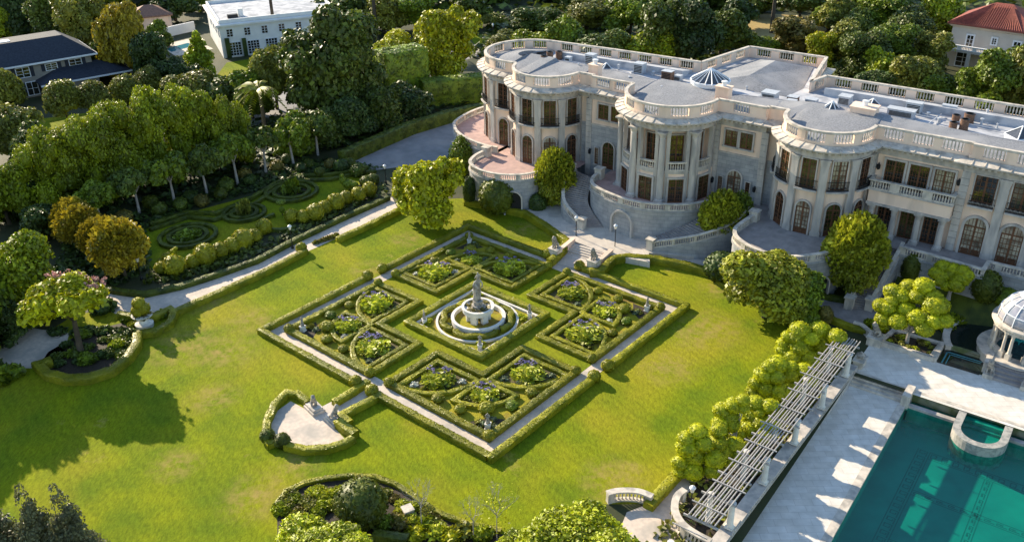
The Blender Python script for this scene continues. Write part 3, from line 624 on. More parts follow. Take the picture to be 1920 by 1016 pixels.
# court with the two stone urn seats
crt = [(684, 716), (640, 742), (612, 757)]
hedge('court_hedge', 'short box hedge on the upper side of the path to the gravel court', GL([(690, 712), (655, 735), (625, 752)], .6), .75, .65)
hedge('court_hedge', 'short box hedge on the lower side of the path to the gravel court', GL([(706, 742), (640, 775), (655, 790)], .6), .75, .65)
hedge('court_hedge', 'curved box hedge round the left side of the gravel court', GL([(578, 752), (558, 735), (537, 733), (515, 755), (500, 785), (497, 812), (508, 832)], .6), .75, .62)
hedge('court_hedge', 'curved ragged box hedge round the lower edge of the gravel court', GL([(535, 832), (570, 840), (612, 838), (645, 828), (662, 818)], .6), .75, .65)
hedge('court_hedge', 'thick box hedge stub on the right side of the gravel court', GL([(632, 785), (650, 800), (666, 810)], .8), .9, .8)
clipped('boxwood_ball', 'round box ball at the lower left end of the court hedge', 'bush', G(531, 836), .8, 'boxdark', 1.4)
clipped('boxwood_ball', 'dark box ball on the left rim of the gravel court', 'bush', G(503, 826), .75, 'boxdark', 1.3)
for i, (x, y) in enumerate(((590, 768), (628, 790))):
    t = thing('lion_statue', ['crouching stone lion on a stepped base left of the court entrance', 'crouching stone lion on a stepped base right of the court entrance'][i], 'statue', G(x, y), -0.9, 'crouching lions at the gravel court')
    MB().box(0, 0, 0, 2.0, 1.4, .3).box(0, 0, .3, 1.7, 1.1, .25).build('base', PALE, t)
    lion(t, (0, 0, .55), .95, 1.2+i*1.5); 

b = MB(); bank = [(36.6, 5.0), (45.2, 5.6), (45.2, 10.0), (43.5, 11.0), (36.6, 12.0)]
b.add([HW(36.6, 4.9, 2.3), HW(45.3, 5.5, 2.3), HW(54, 3.1, 2.0), HW(54, 5, .3), HW(45.3, 8.2, .3), HW(37.0, 12.6, .02), HW(36.6, 9.0, 1.2)], [(0, 6, 5, 4), (0, 4, 1), (1, 4, 3, 2)])
tag(b.build('planting_bank', LF['boxdark']), kind='structure')
# ---------------------------------------------------------------- mansion
Z0, ZA = 5.2, 15.3
house = thing('mansion', 'cream and grey stone mansion with round colonnaded bows and a balustraded roof', 'mansion', (*HO, 0), HTH)
def LP(u, v, z=None): return (u, -v) if z is None else (u, -v, z)
def bow(cu, cv, r, p0, p1, n=22): return [(cu+r*math.sin(math.radians(p0+(p1-p0)*i/n)), cv+r*math.cos(math.radians(p0+(p1-p0)*i/n))) for i in range(n+1)]
BA, BB, BC, BD = (-25.0, -6.0, 7.2), (-17.5, 0.0, 5.4), (3.4, 1.0, 6.5), (24.4, .2, 5.6)
def outline(rc=BC[2]):
    o = bow(*BA, -180, 15, 40)+bow(*BB, -72, 88, 26)+[(-12.0, .1), (-9.8, .1), (-9.8, .7)]
    a = math.degrees(math.asin(min(1, (.3)/rc))); 
    o += [(3.4-rc, .7)]+bow(BC[0], BC[1], rc, -90, 90, 30)+[(3.4+rc, .7)]
    o += [(16.6, .7), (16.6, .1)]+[(18.8, .1)]+bow(*BD, -90, 90, 28)+[(30.0, .0), (40.5, 0), (40.5, .4), (70, .4)]
    o += [(70, -17.6), (17.7, -17.6), (17.0, -14.1), (14.8, -27.0), (2.4, -26.8), (0, -14.6), (-15, -13.9)]
    return o
OUT = outline(); OUTP = [LP(*p) for p in OUT]
UPP = [LP(*p) for p in outline(4.9)]
MB().sweep(OUTP, [(0, 0), (0, 9.75)], closed=True).build('lower_wall', CREAM, house)
MB().sweep(UPP, [(0, 9.75), (0, ZA)], closed=True).build('upper_wall', CREAM, house)
MB().poly([(p[0], p[1], 9.75) for p in [LP(*q) for q in bow(*BC, -90, 90, 30)]]).build('balcony_floor', STONE, house)
d = MB().sweep(OUTP, [(-.6, ZA-.05), (.12, ZA-.05), (.12, ZA+.28), (.2, ZA+.32), (.2, ZA+.62), (.32, ZA+.68), (.36, ZA+.95), (1.1, ZA+1.02), (1.22, ZA+1.1), (1.25, ZA+1.28)], closed=True)
rb = MB().sweep(OUTP, [(1.25, ZA+1.28), (.1, ZA+1.62)], closed=True)
def walk(path, step, closed=True):
    P, L = arclen(path+[path[0]] if closed else path); s = step/2
    while s < L[-1]:
        p, d = at_len(P, L, s); yield p, math.atan2(d.y, d.x); s += step
FRONT = OUTP[:-6]
for p, a in walk(FRONT, .62, False):
    nx, ny = math.sin(a), -math.cos(a); d.box(p.x+nx*.62, p.y+ny*.62, ZA+.74, .3, .5, .24, a)
d.build('entablature', STONE, house)
for p, a in walk(FRONT, 1.35, False):
    nx, ny = math.sin(a), -math.cos(a)
    rb.add([(p.x+nx*q-math.cos(a)*s, p.y+ny*q-math.sin(a)*s, z) for q, z in ((1.27, ZA+1.27), (.1, ZA+1.62), (.1, ZA+1.68), (1.29, ZA+1.36)) for s in (-.05, .05)],
           [(0, 1, 3, 2), (2, 3, 5, 4), (4, 5, 7, 6), (6, 7, 1, 0), (0, 2, 4, 6), (1, 7, 5, 3)])
rb.build('cornice_roof', PALE, house)
# roof parapet
PZ = ZA+1.62
MB().sweep(OUTP, [(-.36, PZ-.4), (-.36, PZ+.32), (.0, PZ+.32), (.0, PZ-.1)], closed=True).build('parapet_plinth', CREAM, house)
def parapet(path, bay=2.3, pier=1.3):
    P, L = arclen(path); tot = L[-1]
    MB().sweep(path, boxprof(.46, PZ+1.42, PZ+1.68), loop=True).build('parapet_coping', PALE, house)
    n = max(0, int(round((tot-pier)/(bay+pier)))); pl = (tot-bay*n)/(n+1)
    if pl < .5: n = max(0, n-1); pl = (tot-bay*n)/(n+1)
    s = 0
    for i in range(n+1):
        k = max(1, int(pl/.4)); seg = [tuple(at_len(P, L, s+pl*j/k)[0]) for j in range(k+1)]
        MB().sweep(seg, boxprof(.34, PZ+.32, PZ+1.42), loop=True).build('parapet_panel', CREAM, house); s += pl
        if i < n:
            c = int(bay/.34); b = MB()
            for j in range(c):
                p, _ = at_len(P, L, s+bay*(j+.5)/c); b.lathe([(r*1.05, q*1.45) for r, q in BPROF], p.x, p.y, PZ+.32, 6)
            b.build('parapet_balusters', PALE, house, True); s += bay
def ins(path, dd): 
    b = MB(); b.sweep(path, [(-dd, 0)]); return [p[:2] for p in b.v]
cl = ins([LP(*p) for p in OUT+[OUT[0]]], .2)
def pieces(path, lim=24):
    out, cur = [], [path[0]]
    for i in range(1, len(path)):
        cur.append(path[i])
        if i < len(path)-1:
            a = math.atan2(path[i][1]-path[i-1][1], path[i][0]-path[i-1][0]); c = math.atan2(path[i+1][1]-path[i][1], path[i+1][0]-path[i][0])
            if abs((c-a+math.pi) % (2*math.pi)-math.pi) > math.radians(lim): out.append(cur); cur = [path[i]]
    out.append(cur); return out
for seg in pieces(cl):
    L_ = arclen(seg)[1][-1]
    if L_ > 3.6: parapet(seg)
    elif L_ > .3:
        MB().sweep(seg, boxprof(.344, PZ+.32, PZ+1.42), loop=True).build('parapet_panel', CREAM, house)
        MB().sweep(seg, boxprof(.466, PZ+1.416, PZ+1.686), loop=True).build('parapet_coping', PALE, house)
# roofs: flat well, shingled slopes behind the parapet
MB().poly([(p[0], p[1], PZ-.02) for p in ins(OUTP+[OUTP[0]], .3)[:-1]]).build('flat_roof', FLATROOF, house)
fr = ins(FRONT, .55); inner = []
for x, y in fr:
    v = -y; u = x
    if u < -25: inner.append(LP(-25+(u+25)*.28, -6+(v+6)*.28))
    elif u < -12: inner.append(LP(max(-25, min(u, -13)), -6.2))
    else: inner.append(LP(3.4+(u-3.4)*.9 if abs(u-3.4) < 6.5 else (24.4+(u-24.4)*.9 if abs(u-24.4) < 5.7 else u), -6.2 if abs(u-3.4) > 6.4 else -5.0))
n = len(fr); b = MB()
b.add([(x, y, PZ+.25) for x, y in fr]+[(x, y, PZ+(1.15 if min(abs(x-3.4), abs(x-24.4), abs(x+25)) < 5 else .75)) for x, y in inner]+[(x, y, PZ-.02) for x, y in inner],
      [(i, i+1, n+i+1, n+i) for i in range(n-1)]+[(n+i, n+i+1, 2*n+i+1, 2*n+i) for i in range(n-1)])
b.build('shingle_roof', SLATE, house)
b = MB()
for u0, v0, u1, v1 in ((-25, -6.2, -31.2, -9), (-24.5, -6, -22.5, -.3), (-13, -6.2, -13.5, 3), (3.4, -5, 3.4, 6.6), (-2.3, -6.2, -2.9, .6), (9.1, -6.2, 9.6, .6), (24.4, -6.2, 24.4, 5), (19.3, -6.2, 19.1, .5), (29.5, -6.2, 29.7, .3)): b.tube([LP(u0, v0, PZ+.8), LP(u1, v1, PZ+.3)], .06, 4)
b.sweep([(x, y) for x, y in inner], boxprof(.16, PZ+.7, PZ+.79), loop=True)
b.build('roof_ridges', mat('ridge_flashing', (.36, .36, .38), (.3, .3, .32)), house)
rv_ = random.Random(8)
for u0, v0, u1, v1 in ((-20, -8, -8, -8.6), (-6, -9.5, 1, -9.2), (18, -9, 30, -9.4), (31, -11, 43, -10.6), (34, -8.2, 34.4, -12.8), (26, -12, 40, -12.4), (-14, -7.4, -13.6, -11.6)): MB().tube([LP(u0, v0, PZ+.12), LP(u0, v0, PZ+.3), LP(u1, v1, PZ+.3), LP(u1, v1, PZ+.05)], .07, 5).build('roof_pipe', GALV, house)

for x, y in ((965, 108), (1000, 118), (1045, 122), (1085, 128), (1160, 128), (1185, 140), (1225, 138), (1290, 165), (1400, 165), (1425, 185), (1460, 196), (1530, 200), (1600, 200), (1650, 222), (1740, 216), (1760, 228), (1840, 232), (1870, 236), (1850, 215), (1715, 232), (1180, 150), (1240, 170)):
    p = G(x, y, PZ+.3); dx, dy = p[0]-HO[0], p[1]-HO[1]; u, v = dx*math.cos(HTH)+dy*math.sin(HTH), dx*math.sin(HTH)-dy*math.cos(HTH); h = rv_.uniform(.4, .9); r = rv_.uniform(.08, .2)
    MB().lathe([(r*1.5, 0), (r*1.2, .1), (r, .12), (r, h), (r*1.5, h), (r*1.5, h+.12), (.02, h+.16)], *LP(u, v), PZ, 8).build('vent_pipe', GALV, house)
b = MB()
for (u0, v0, u1, v1) in ((-22, -13.2, -1, -14), (19, -16.9, 69, -16.9)):
    b.add([LP(u0, v0, PZ+.3), LP(u1, v1, PZ+.3), LP(u1, v1+3.4, PZ+1.0), LP(u0, v0+3.4, PZ+1.0), LP(u1, v1+3.4, PZ-.02), LP(u0, v0+3.4, PZ-.02), LP(u0, v0, PZ-.02), LP(u1, v1, PZ-.02)], [(0, 1, 2, 3), (3, 2, 4, 5), (0, 3, 5, 6), (1, 7, 4, 2)])
b.build('rear_roof_slope', FLATROOF, house)
b = MB()  # hipped roof of the rear wing, ridge running back
wv = [(1.5, -15), (4.2, -25.5), (13.2, -25.7), (15.6, -15), (8.4, -14.6), (8.6, -22)]
b.add([LP(*wv[0], PZ), LP(*wv[1], PZ+.1), LP(*wv[2], PZ+.1), LP(*wv[3], PZ), LP(8.4, -12.6, PZ+1.3), LP(8.6, -22, PZ+1.3), LP(2.0, -10.0, PZ), LP(15.0, -10.0, PZ)], [(0, 1, 5, 4), (1, 2, 5), (2, 3, 4, 5), (0, 4, 6), (3, 7, 4), (6, 4, 7)])
b.build('wing_roof', SLATE, house)
def skylight(u, v, r, n, h, z=PZ+.3, drum=.9):
    b = MB(); b.lathe([(r, 0), (r, drum), (r*1.06, drum), (r*1.06, drum+.18), (r*.98, drum+.2)], *LP(u, v), z, n); s = b.build('skylight_drum', WHITEMETAL, house)
    MB().lathe([(r*.97, drum+.2), (.02, drum+.2+h)], *LP(u, v), z, n).build('skylight_glazing', SKYGLASS, s)
    b = MB(); x, y = LP(u, v)
    for i in range(n): a = 2*math.pi*i/n; b.tube([(x+r*1.0*math.cos(a), y+r*1.0*math.sin(a), z+drum+.22), (x, y, z+drum+.28+h)], .07, 4)
    b.build('skylight_ribs', WHITEMETAL, s)
def PX(x, y, z=PZ+1.0):
    p = G(x, y, z); dx, dy = p[0]-HO[0], p[1]-HO[1]; return (dx*math.cos(HTH)+dy*math.sin(HTH), dx*math.sin(HTH)-dy*math.cos(HTH))
skylight(*PX(1331, 158), 2.65, 18, 1.5, PZ+.6)
skylight(*PX(1137, 124), .95, 4, .7, PZ, .5); skylight(*PX(1560, 202), 1.1, 8, .9, PZ, .7); skylight(*PX(1636, 196), .9, 4, .6, PZ+.6, .3); skylight(*PX(1915, 250), 1.7, 4, 1.1, PZ, .5)
def chimney(u, v, h=2.6, sx=1.9, sy=1.2):
    x, y = LP(u, v); c = MB().box(x, y, PZ, sx, sy, h).box(x, y, PZ+h, sx+.24, sy+.24, .16).build('chimney', CREAM, house)
    MB().lathe([(.3, 0), (.3, .5), (.42, .5), (.42, .65), (.1, .7)], x, y, PZ+h+.16, 10).build('chimney_cap', WHITEMETAL, c)
chimney(*PX(1356, 183, PZ+1.2)); chimney(*PX(1116, 135, PZ+1.2), 2.2, 1.6); chimney(*PX(1620, 212, PZ+.9), 1.7, 3.0, 2.2)
# rooftop machinery: each one could be lifted off
def unit(kind, x, y, label, sx=1.1, sy=1.1, h=1.2, rz=0.0, z=PZ, m=GALV, group='rooftop machinery'):
    u, v = PX(x, y, z+h*.5); p = HW(u, v, z); t = thing(kind, label, 'air conditioner' if 'condenser' in kind else 'roof unit', p, HTH+rz, group)
    if kind == 'round_condenser':
        MB().lathe([(sx/2, 0), (sx/2, .1), (sx*.47, .12), (sx*.47, h-.12), (sx/2, h-.1), (sx/2, h)], n=18).build('casing', m, t)
        b = MB()
        for i in range(4): b.lathe([(sx*.1*(i+1), h+.02), (sx*.1*(i+1)+.03, h+.05)], n=14)
        b.build('fan_grille', IRON, t)
    else:
        MB().box(0, 0, 0, sx, sy, .12).box(0, 0, .12, sx*.95, sy*.95, h-.12).build('casing', m, t)
        MB().box(0, 0, h, sx*1.02, sy*1.02, .06).build('lid', GALV, t)
        b = MB()
        for i in range(5): b.box(0, -sy*.485, .25+i*(h-.4)/5, sx*.8, .05, (h-.4)/9)
        b.build('louvres', IRON, t)
    return t
unit('round_condenser', 1020, 112, 'rusty round condenser at the left of the cluster on the left roof', m=RUST); unit('round_condenser', 1031, 106, 'tall rusty round condenser behind the left roof cluster', h=1.4, m=RUST)
unit('round_condenser', 1048, 104, 'rusty round condenser on the right of the left roof cluster', m=RUST); unit('box_condenser', 1066, 112, 'small grey condenser box at the end of the left roof cluster', .9, .9, .8)
unit('box_condenser', 1108, 112, 'tall grey metal box unit beside the left pyramid skylight', 1.5, 1.3, 1.7); unit('box_condenser', 1200, 128, 'grey metal unit with dark louvres beyond the left roof well', 1.6, 1.4, 1.5)
unit('box_condenser', 1252, 143, 'rust sided roof unit left of the big round skylight', 1.6, 1.2, 1.5, m=RUST); unit('vent_box', 1272, 147, 'low grey vent box beside the big round skylight', 1.0, 1.0, .8)
unit('vent_box', 1444, 180, 'pale square vent box right of the big round skylight', 2.0, 1.8, 1.1); unit('vent_box', 1487, 186, 'brown topped vent box on the right roof well', 1.4, 1.2, .7, m=RUST)
unit('vent_box', 1484, 193, 'low grey vent box in front of the brown topped one', 1.3, 1.0, .7); unit('vent_box', 1522, 190, 'tilted pale panel box on the right roof well', 1.5, 1.3, .6)
unit('vent_box', 1585, 188, 'square grey vent behind the octagonal skylight', 1.6, 1.6, 1.2); unit('vent_box', 1690, 212, 'long grey duct box in the right roof well', 3.4, 1.4, 1.0)
unit('box_condenser', 1714, 202, 'grey condenser with dark end near the back parapet', 2.0, 1.2, 1.4); unit('vent_box', 1780, 205, 'pale vent box against the back roof slope', 1.8, .8, 1.0)
unit('round_condenser', 1787, 236, 'front rusty round condenser of the right roof cluster', 1.0, h=.9, m=RUST); unit('round_condenser', 1808, 234, 'tall rusty round condenser of the right roof cluster', 1.1, h=1.4, m=RUST)
unit('round_condenser', 1817, 222, 'wide rusty round condenser at the back of the right cluster', 1.3, h=1.2, m=RUST); unit('round_condenser', 1792, 223, 'small rusty round condenser at the left of the right cluster', 1.0, h=1.0, m=RUST)
unit('vent_box', 1660, 232, 'small galvanised pipe vent behind the right bow', .9, .7, .7); unit('vent_box', 1690, 236, 'galvanised vent hood beside the small pipe vent', 1.0, .7, .7)
# columns, windows, doors --------------------------------------------------------
def pilaster(u, v, ang, w=.95, dep=.5, z0=Z0, z1=ZA, name='pilaster'):
    x, y = LP(u, v); a = ang
    b = MB(); b.box(x, y, z0, w*1.25, dep*1.3, .55, a).box(x, y, z0+.55, w*1.1, dep*1.12, .15, a).box(x, y, z0+.7, w, dep, z1-z0-1.75, a)
    b.box(x, y, z1-1.05, w*1.04, dep*1.06, .1, a).box(x, y, z1-.95, w, dep, .7, a, top=1.28).box(x, y, z1-.25, w*1.36, dep*1.4, .2, a)
    return b.build(name, STONE, house)
def roundcol(u, v, r=.42, z0=Z0, z1=ZA):
    x, y = LP(u, v); b = MB(); b.box(x, y, z0, r*2.7, r*2.7, .3)
    b.lathe([(r*1.3, .3), (r*1.3, .45), (r*1.05, .55), (r, .6), (r*.98, (z1-z0)*.4), (r*.84, z1-z0-1.0), (r*.98, z1-z0-.98), (r*.86, z1-z0-.85), (r*1.25, z1-z0-.25)], x, y, z0, 16)
    b.box(x, y, z1-.25, r*2.7, r*2.7, .2); return b.build('column', STONE, house, False)
def opening(u, v, ang, w, z0, z1, arched=False, cols=4, rows=6, name='french_door', frame=.2, split=True, parent=None, dep=.24):
    """door or window against the wall at (u,v), facing the house-local angle ang (0 = front)"""
    x, y = LP(u, v); ca, sa = math.cos(ang), math.sin(ang)
    def T(a, o, z): return (x+a*ca+o*sa, y+a*sa-o*ca, z)     # a along, o outward
    zt = z1-w/2 if arched else z1
    def prof(hw, e=0.0):
        p = [(-hw, z0), (-hw, zt)] if True else []
        if arched: p += [(hw*math.cos(t), zt+hw*math.sin(t)) for t in np.linspace(math.pi, 0, 13)[1:-1]]
        else: p[-1] = (-hw, z1+e)
        p += [(hw, zt if arched else z1+e), (hw, z0)]
        return p
    I, O = prof(w/2), prof(w/2+frame, frame); n = len(I)
    b = MB()
    v4 = [T(a, .02, z) for a, z in I]+[T(a, dep, z) for a, z in I]+[T(a, dep, z) for a, z in O]+[T(a, -.1, z) for a, z in O]
    b.add(v4, [(k*n+i, k*n+i+1, (k+1)*n+i+1, (k+1)*n+i) for k in range(3) for i in range(n-1)])
    if name == 'window': b.box(*T(0, dep/2+.05, 0)[:2], z0-.2, w+2*frame+.2, dep+.1, .2, ang)
    fr = b.build('stone_surround', STONE, parent or house)
    g_ = MB(); g_.poly([T(a, .05, z) for a, z in I]); door = g_.build(name, random.choice([GLASS]*4+[GLASS2]*4+[GLASS3]*3), parent or house)
    b = MB(); t = .055
    def bar(a0, z0_, a1, z1_, wd=t, o=.10):
        if abs(a1-a0) < 1e-6: b.add([T(a0+s*wd/2, oo, zz) for zz in (z0_, z1_) for s, oo in ((-1, .06), (-1, o), (1, o), (1, .06))], [(0, 1, 5, 4), (1, 2, 6, 5), (2, 3, 7, 6)])
        else: b.add([T(aa, oo, z0_+s*wd/2) for aa in (a0, a1) for s, oo in ((-1, .06), (-1, o), (1, o), (1, .06))], [(0, 1, 5, 4), (1, 2, 6, 5), (2, 3, 7, 6)])
    def ztop(a): return zt+math.sqrt(max(0, (w/2)**2-a*a)) if arched else z1
    for i in range(cols+1):
        a = -w/2+w*i/cols; ed = i in (0, cols); mid = split and i*2 == cols
        bar(max(-w/2+.06, min(w/2-.06, a)), z0, max(-w/2+.06, min(w/2-.06, a)), ztop(a), .14 if ed else (.22 if mid else t), .13 if (ed or mid) else .1)
    for j in range(rows+1):
        z = z0+(zt-z0)*j/rows; bar(-w/2, z+(.08 if j == 0 else 0), w/2, z+(.08 if j == 0 else 0), .2 if j in (0,) else (.16 if j == rows else t), .12)
    if name == 'french_door' and arched:
        for s in (-1, 1):
            for k in range(1): b.add([T(s*w*.25-w*.17, .07, z0+.1), T(s*w*.25+w*.17, .07, z0+.1), T(s*w*.25+w*.17, .07, z0+.75), T(s*w*.25-w*.17, .07, z0+.75)], [(0, 1, 2, 3)])
    b.build('wood_frame', WOOD, door)
    return door
def railing(c, R, p0, p1, z0=11.35, h=1.15):
    pts = [LP(*q) for q in bow(c[0], c[1], R, p0, p1, 8)] if R else [LP(*q) for q in c]
    b = MB()
    for z in (z0, z0+.12, z0+h): b.sweep(pts, boxprof(.06, z, z+.06), loop=True)
    for p, a in walk(pts, .16, False): b.box(p.x, p.y, z0, .035, .035, h, a)
    for p, a in walk(pts, .5, False): b.lathe([(.14, .4), (.16, .43), (.14, .46)], p.x, p.y, z0, 8)
    MB().sweep(pts, boxprof(.5, z0-.22, z0-.02), loop=True).build('balcony_slab', STONE, house)
    return b.build('iron_railing', IRON, house)
def bowbay(c, angs, colangs):
    cu, cv, r = c
    for p in colangs:
        t = math.radians(p); pilaster(cu+(r+.12)*math.sin(t), cv+(r+.12)*math.cos(t), t)
    for p in angs:
        t = math.radians(p); u, v = cu+r*math.sin(t), cv+r*math.cos(t)
        opening(u, v, t, 1.75, Z0+.02, 9.55, True, 4, 6)
        opening(u, v, t, 1.75, 11.35, 15.1, False, 4, 6, 'window', .14)
        w = math.degrees(1.25/r); railing(c, r+.55, p-w, p+w)
bowbay(BA, (-108, -72, -36, 0), (-126, -90, -54, -18, 14))
bowbay(BB, (-36, 0, 36, 72), (-54, -18, 18, 54, 90))
bowbay(BD, (-72, -36, 0, 36, 72), (-88, -54, -18, 18, 54, 88))
# central bow: loggia
cu, cv, r = BC
for p in (-90, -54, -18, 18, 54, 90):
    t = math.radians(p)
    if abs(p) < 80: roundcol(cu+(r+.32)*math.sin(t), cv+(r+.32)*math.cos(t), .46)
    for s in (-1, 1):
        t2 = t+s*math.radians(6.6); pilaster(cu+(r-.12)*math.sin(t2), cv+(r-.12)*math.cos(t2), t2, .48, .5)
for p in (-72, -36, 0, 36, 72):
    t = math.radians(p); opening(cu+r*math.sin(t), cv+r*math.cos(t), t, 2.0, Z0+.02, 8.6, False, 6, 6, frame=.26)
    opening(cu+4.9*math.sin(t), cv+4.9*math.cos(t), t, 1.9, 9.8, 14.2, False, 4, 6, frame=.16)
    w = math.degrees(1.3/r); pts = [LP(*q) for q in bow(cu, cv, r-.05, p-w, p+w, 8)]
    MB().sweep(pts, boxprof(.34, 9.76, 9.9), loop=True).build('loggia_base_rail', PALE, house)
    MB().sweep(pts, boxprof(.4, 10.75, 10.95), loop=True).build('loggia_coping', PALE, house)
    b = MB()
    for q, a in walk(pts, .32, False): b.lathe([(rr, hh*1.1) for rr, hh in BPROF], q.x, q.y, 9.9, 6)
    b.build('loggia_balusters', PALE, house, True)
MB().sweep([LP(*q) for q in bow(cu, cv, r, -90, 90, 30)], [(0, 9.3), (.1, 9.3), (.14, 9.76), (0, 9.76)]).build('string_course', STONE, house)
# flat walls between the bows: ashlar ground storey, arched doors, paired windows
for (u0, u1, dc) in ((-9.75, -3.1, -6.35), (10.0, 16.55, 13.2)):
    MB().box((u0+u1)/2, -.72, 0.2, u1-u0, .14, 11.3).build('ashlar_panel', ASHLAR, house)
    MB().box((u0+u1)/2, -.74, 11.45, u1-u0, .2, .2).build('string_course', STONE, house)
    opening(dc, .79, 0, 1.9, Z0+.02, 9.3, True, 4, 6)
    for s in (-1, 1): opening(dc+s*1.95, .79, 0, .62, Z0+.4, 8.1, False, 2, 7, 'window', .12, False)
    for s in (-1, 1): opening(dc+s*1.06, .7, 0, 1.7, 12.55, 14.75, False, 4, 4, 'window', .22)
    for s in (-1, 1):
        x = dc+s*3.0; b = MB(); b.box(x, -1.05, 7.6, .18, .3, .12).tube([(x, -.95, 7.7), (x, -1.25, 7.6), (x, -1.25, 7.8)], .03, 5).lathe([(.06, 0), (.2, .12), (.24, .62), (.12, .72), (.03, .95)], x, -1.25, 7.0, 6); b.build('wall_lantern', IRON, house)
for u, v in ((-9.85, .62), (-11.9, .35), (16.7, .62), (18.7, .45), (30.25, .25), (40.75, .35), (10.1, .72)):
    b = MB(); x, y = LP(u, v)
    for k in range(18): b.box(x, y, .2+k*.84 if k else .2, .9, .5, .8)
    b.build('quoin_pilaster', STONE, house)
for (u0, u1) in ((-12.0, -9.9), (16.65, 18.7)): MB().box((u0+u1)/2, -.13, .2, u1-u0, .1, 11.2).build('ashlar_panel', ASHLAR, house)
# balcony portico
for u in (31.3, 34.0, 36.8, 39.5): roundcol(u, 1.2, .36, Z0, 9.3)
MB().box(35.45, -.95, 9.3, 9.5, 1.3, 1.85).build('portico_fascia', CREAM, house)
MB().box(35.45, -.95, 9.28, 9.7, 1.6, .3).build('portico_beam', STONE, house); MB().box(35.45, -.95, 11.13, 9.7, 1.7, .16).build('balcony_slab', STONE, house)
balustrade(house, [LP(30.75, .1), LP(30.75, 1.55), LP(40.15, 1.55), LP(40.15, .1)], 11.3, 1.2, 2.2, 1.15, PALE, .34)
for i, u in enumerate((32.7, 35.4, 38.1)): opening(u, 0, 0, 1.7, Z0+.02, 8.7, False, 4, 6)
for u in (32.85, 35.65, 38.45): opening(u, 0, 0, 2.2, 11.3, 14.75, False, 6, 5, 'window', .24)
for u in (31.0, 40.1): 
    b = MB(); b.tube([(u, -.05, 13.9), (u, -.35, 13.8), (u, -.35, 14.0)], .03, 5).lathe([(.06, 0), (.2, .12), (.24, .62), (.12, .72), (.03, .95)], u, -.35, 13.3, 6); b.build('wall_lantern', IRON, house)
for k in range(7):
    u = 42.95+3.95*k
    opening(u, .4, 0, 2.35, Z0+.02, 10.0, True, 6, 6, frame=.3); opening(u, .4, 0, 2.3, 11.9, 15.15, False, 4, 5, 'window', .16)
    railing([(u-1.35, .95), (u+1.35, .95)], None, 0, 0, 11.6, 1.1); pilaster(u+1.98, .5, 0, 1.0, .5)
# ---------------------------------------------------------------- terraces and stairs
def terrace(name, label, pts, floor, pave, closed_floor, wallz=0.0):
    t = thing(name, label, 'terrace', (*HO, 0), HTH)
    P = [LP(*p) for p in pts]
    MB().sweep(P, [(.12, wallz), (.12, Z0-.35), (.28, Z0-.3), (.28, Z0-.02), (-.3, Z0)]).build('retaining_wall', ASHLAR, t)
    MB().poly([(*LP(*p), Z0-.004) for p in closed_floor]).build('paving', pave, t)
    balustrade(t, P, Z0, 1.0, 2.3, .75, PALE, .36)
    return t
def niche(parent, u, v, ang, w, z0, z1, dark=True):
    x, y = LP(u, v); ca, sa = math.cos(ang), math.sin(ang)
    T = lambda a, o, z: (x+a*ca+o*sa, y+a*sa-o*ca, z)
    I = [(-w/2, z0), (-w/2, z1-w/2)]+[(w/2*math.cos(q), z1-w/2+w/2*math.sin(q)) for q in np.linspace(math.pi, 0, 15)[1:-1]]+[(w/2, z1-w/2), (w/2, z0)]
    O = [(a*1.18, z if z == z0 else z1-w/2+(z-z1+w/2)*1.18) for a, z in I]; n = len(I); b = MB()
    b.add([T(a, .15, z) for a, z in I]+[T(a, .55, z) for a, z in I]+[T(a, .55, z) for a, z in O]+[T(a, 0, z) for a, z in O], [(k*n+i, k*n+i+1, (k+1)*n+i+1, (k+1)*n+i) for k in range(3) for i in range(n-1)])
    b.build('arch_surround', STONE, parent)
    MB().poly([T(a, .2, z) for a, z in I]).build('arch_recess', ASHLAR if not dark else IRON, parent)  # dark ones: flat black colour stands in for shade inside the arch
ct = [(-5.6, 5.0), (-5.3, 6.9), (-4.2, 8.7), (-1.6, 10.0), (1.8, 10.7), (4.8, 10.5), (7.4, 9.4), (9.8, 7.7), (11.3, 5.6), (11.9, 4.0)]
def smooth(pts, n=4):
    P = [np.array(p, float) for p in pts]; out = []
    for i in range(len(P)-1):
        p0, p1, p2, p3 = P[max(0, i-1)], P[i], P[i+1], P[min(len(P)-1, i+2)]
        for k in range(n):
            t = k/n; out.append(tuple(.5*((2*p1)+(-p0+p2)*t+(2*p0-5*p1+4*p2-p3)*t*t+(-p0+3*p1-3*p2+p3)*t**3)))
    return out+[tuple(P[-1])]
cts = smooth(ct)
TC = terrace('central_terrace', 'curved stone terrace with balustrade and arched niche below the central bow', cts, None, PINKPAVE, cts+[(12, .5), (-5.6, .5)])
niche(TC, 1.9, 10.6, math.radians(-4), 3.0, .8, 4.2, False)
tb = smooth([(-24.6, 6.2), (-24.6, 9.0), (-23.6, 11.7), (-21.2, 13.2), (-18.6, 13.5), (-16.2, 12.8), (-14.2, 11.3), (-13.0, 9.0), (-12.4, 6.0)])
TB = terrace('bow_terrace', 'half round pink paved terrace below the left round bow', tb, None, PINKPAVE, tb+[(-10.2, 5.0), (-10.2, .2), (-17, 0), (-24.6, 1)])
niche(TB, -15.3, 12.3, math.radians(32), 2.3, 0, 3.6); niche(TB, -22.4, 12.7, math.radians(-28), 1.8, 0, 3.2)
ta = smooth([(-34, -16), (-36.8, -12.5), (-37.8, -9.0), (-37.8, -5.0), (-37.0, -1.3), (-35.5, .8), (-33.0, 2.8), (-29.7, 4.2), (-26.2, 4.9), (-23.8, 4.6)])
TA = terrace('end_terrace', 'curved pink paved terrace wrapping the left end of the mansion', ta, None, PINKPAVE, ta+[(-23.8, 1), (-25, -6), (-25, -16)])
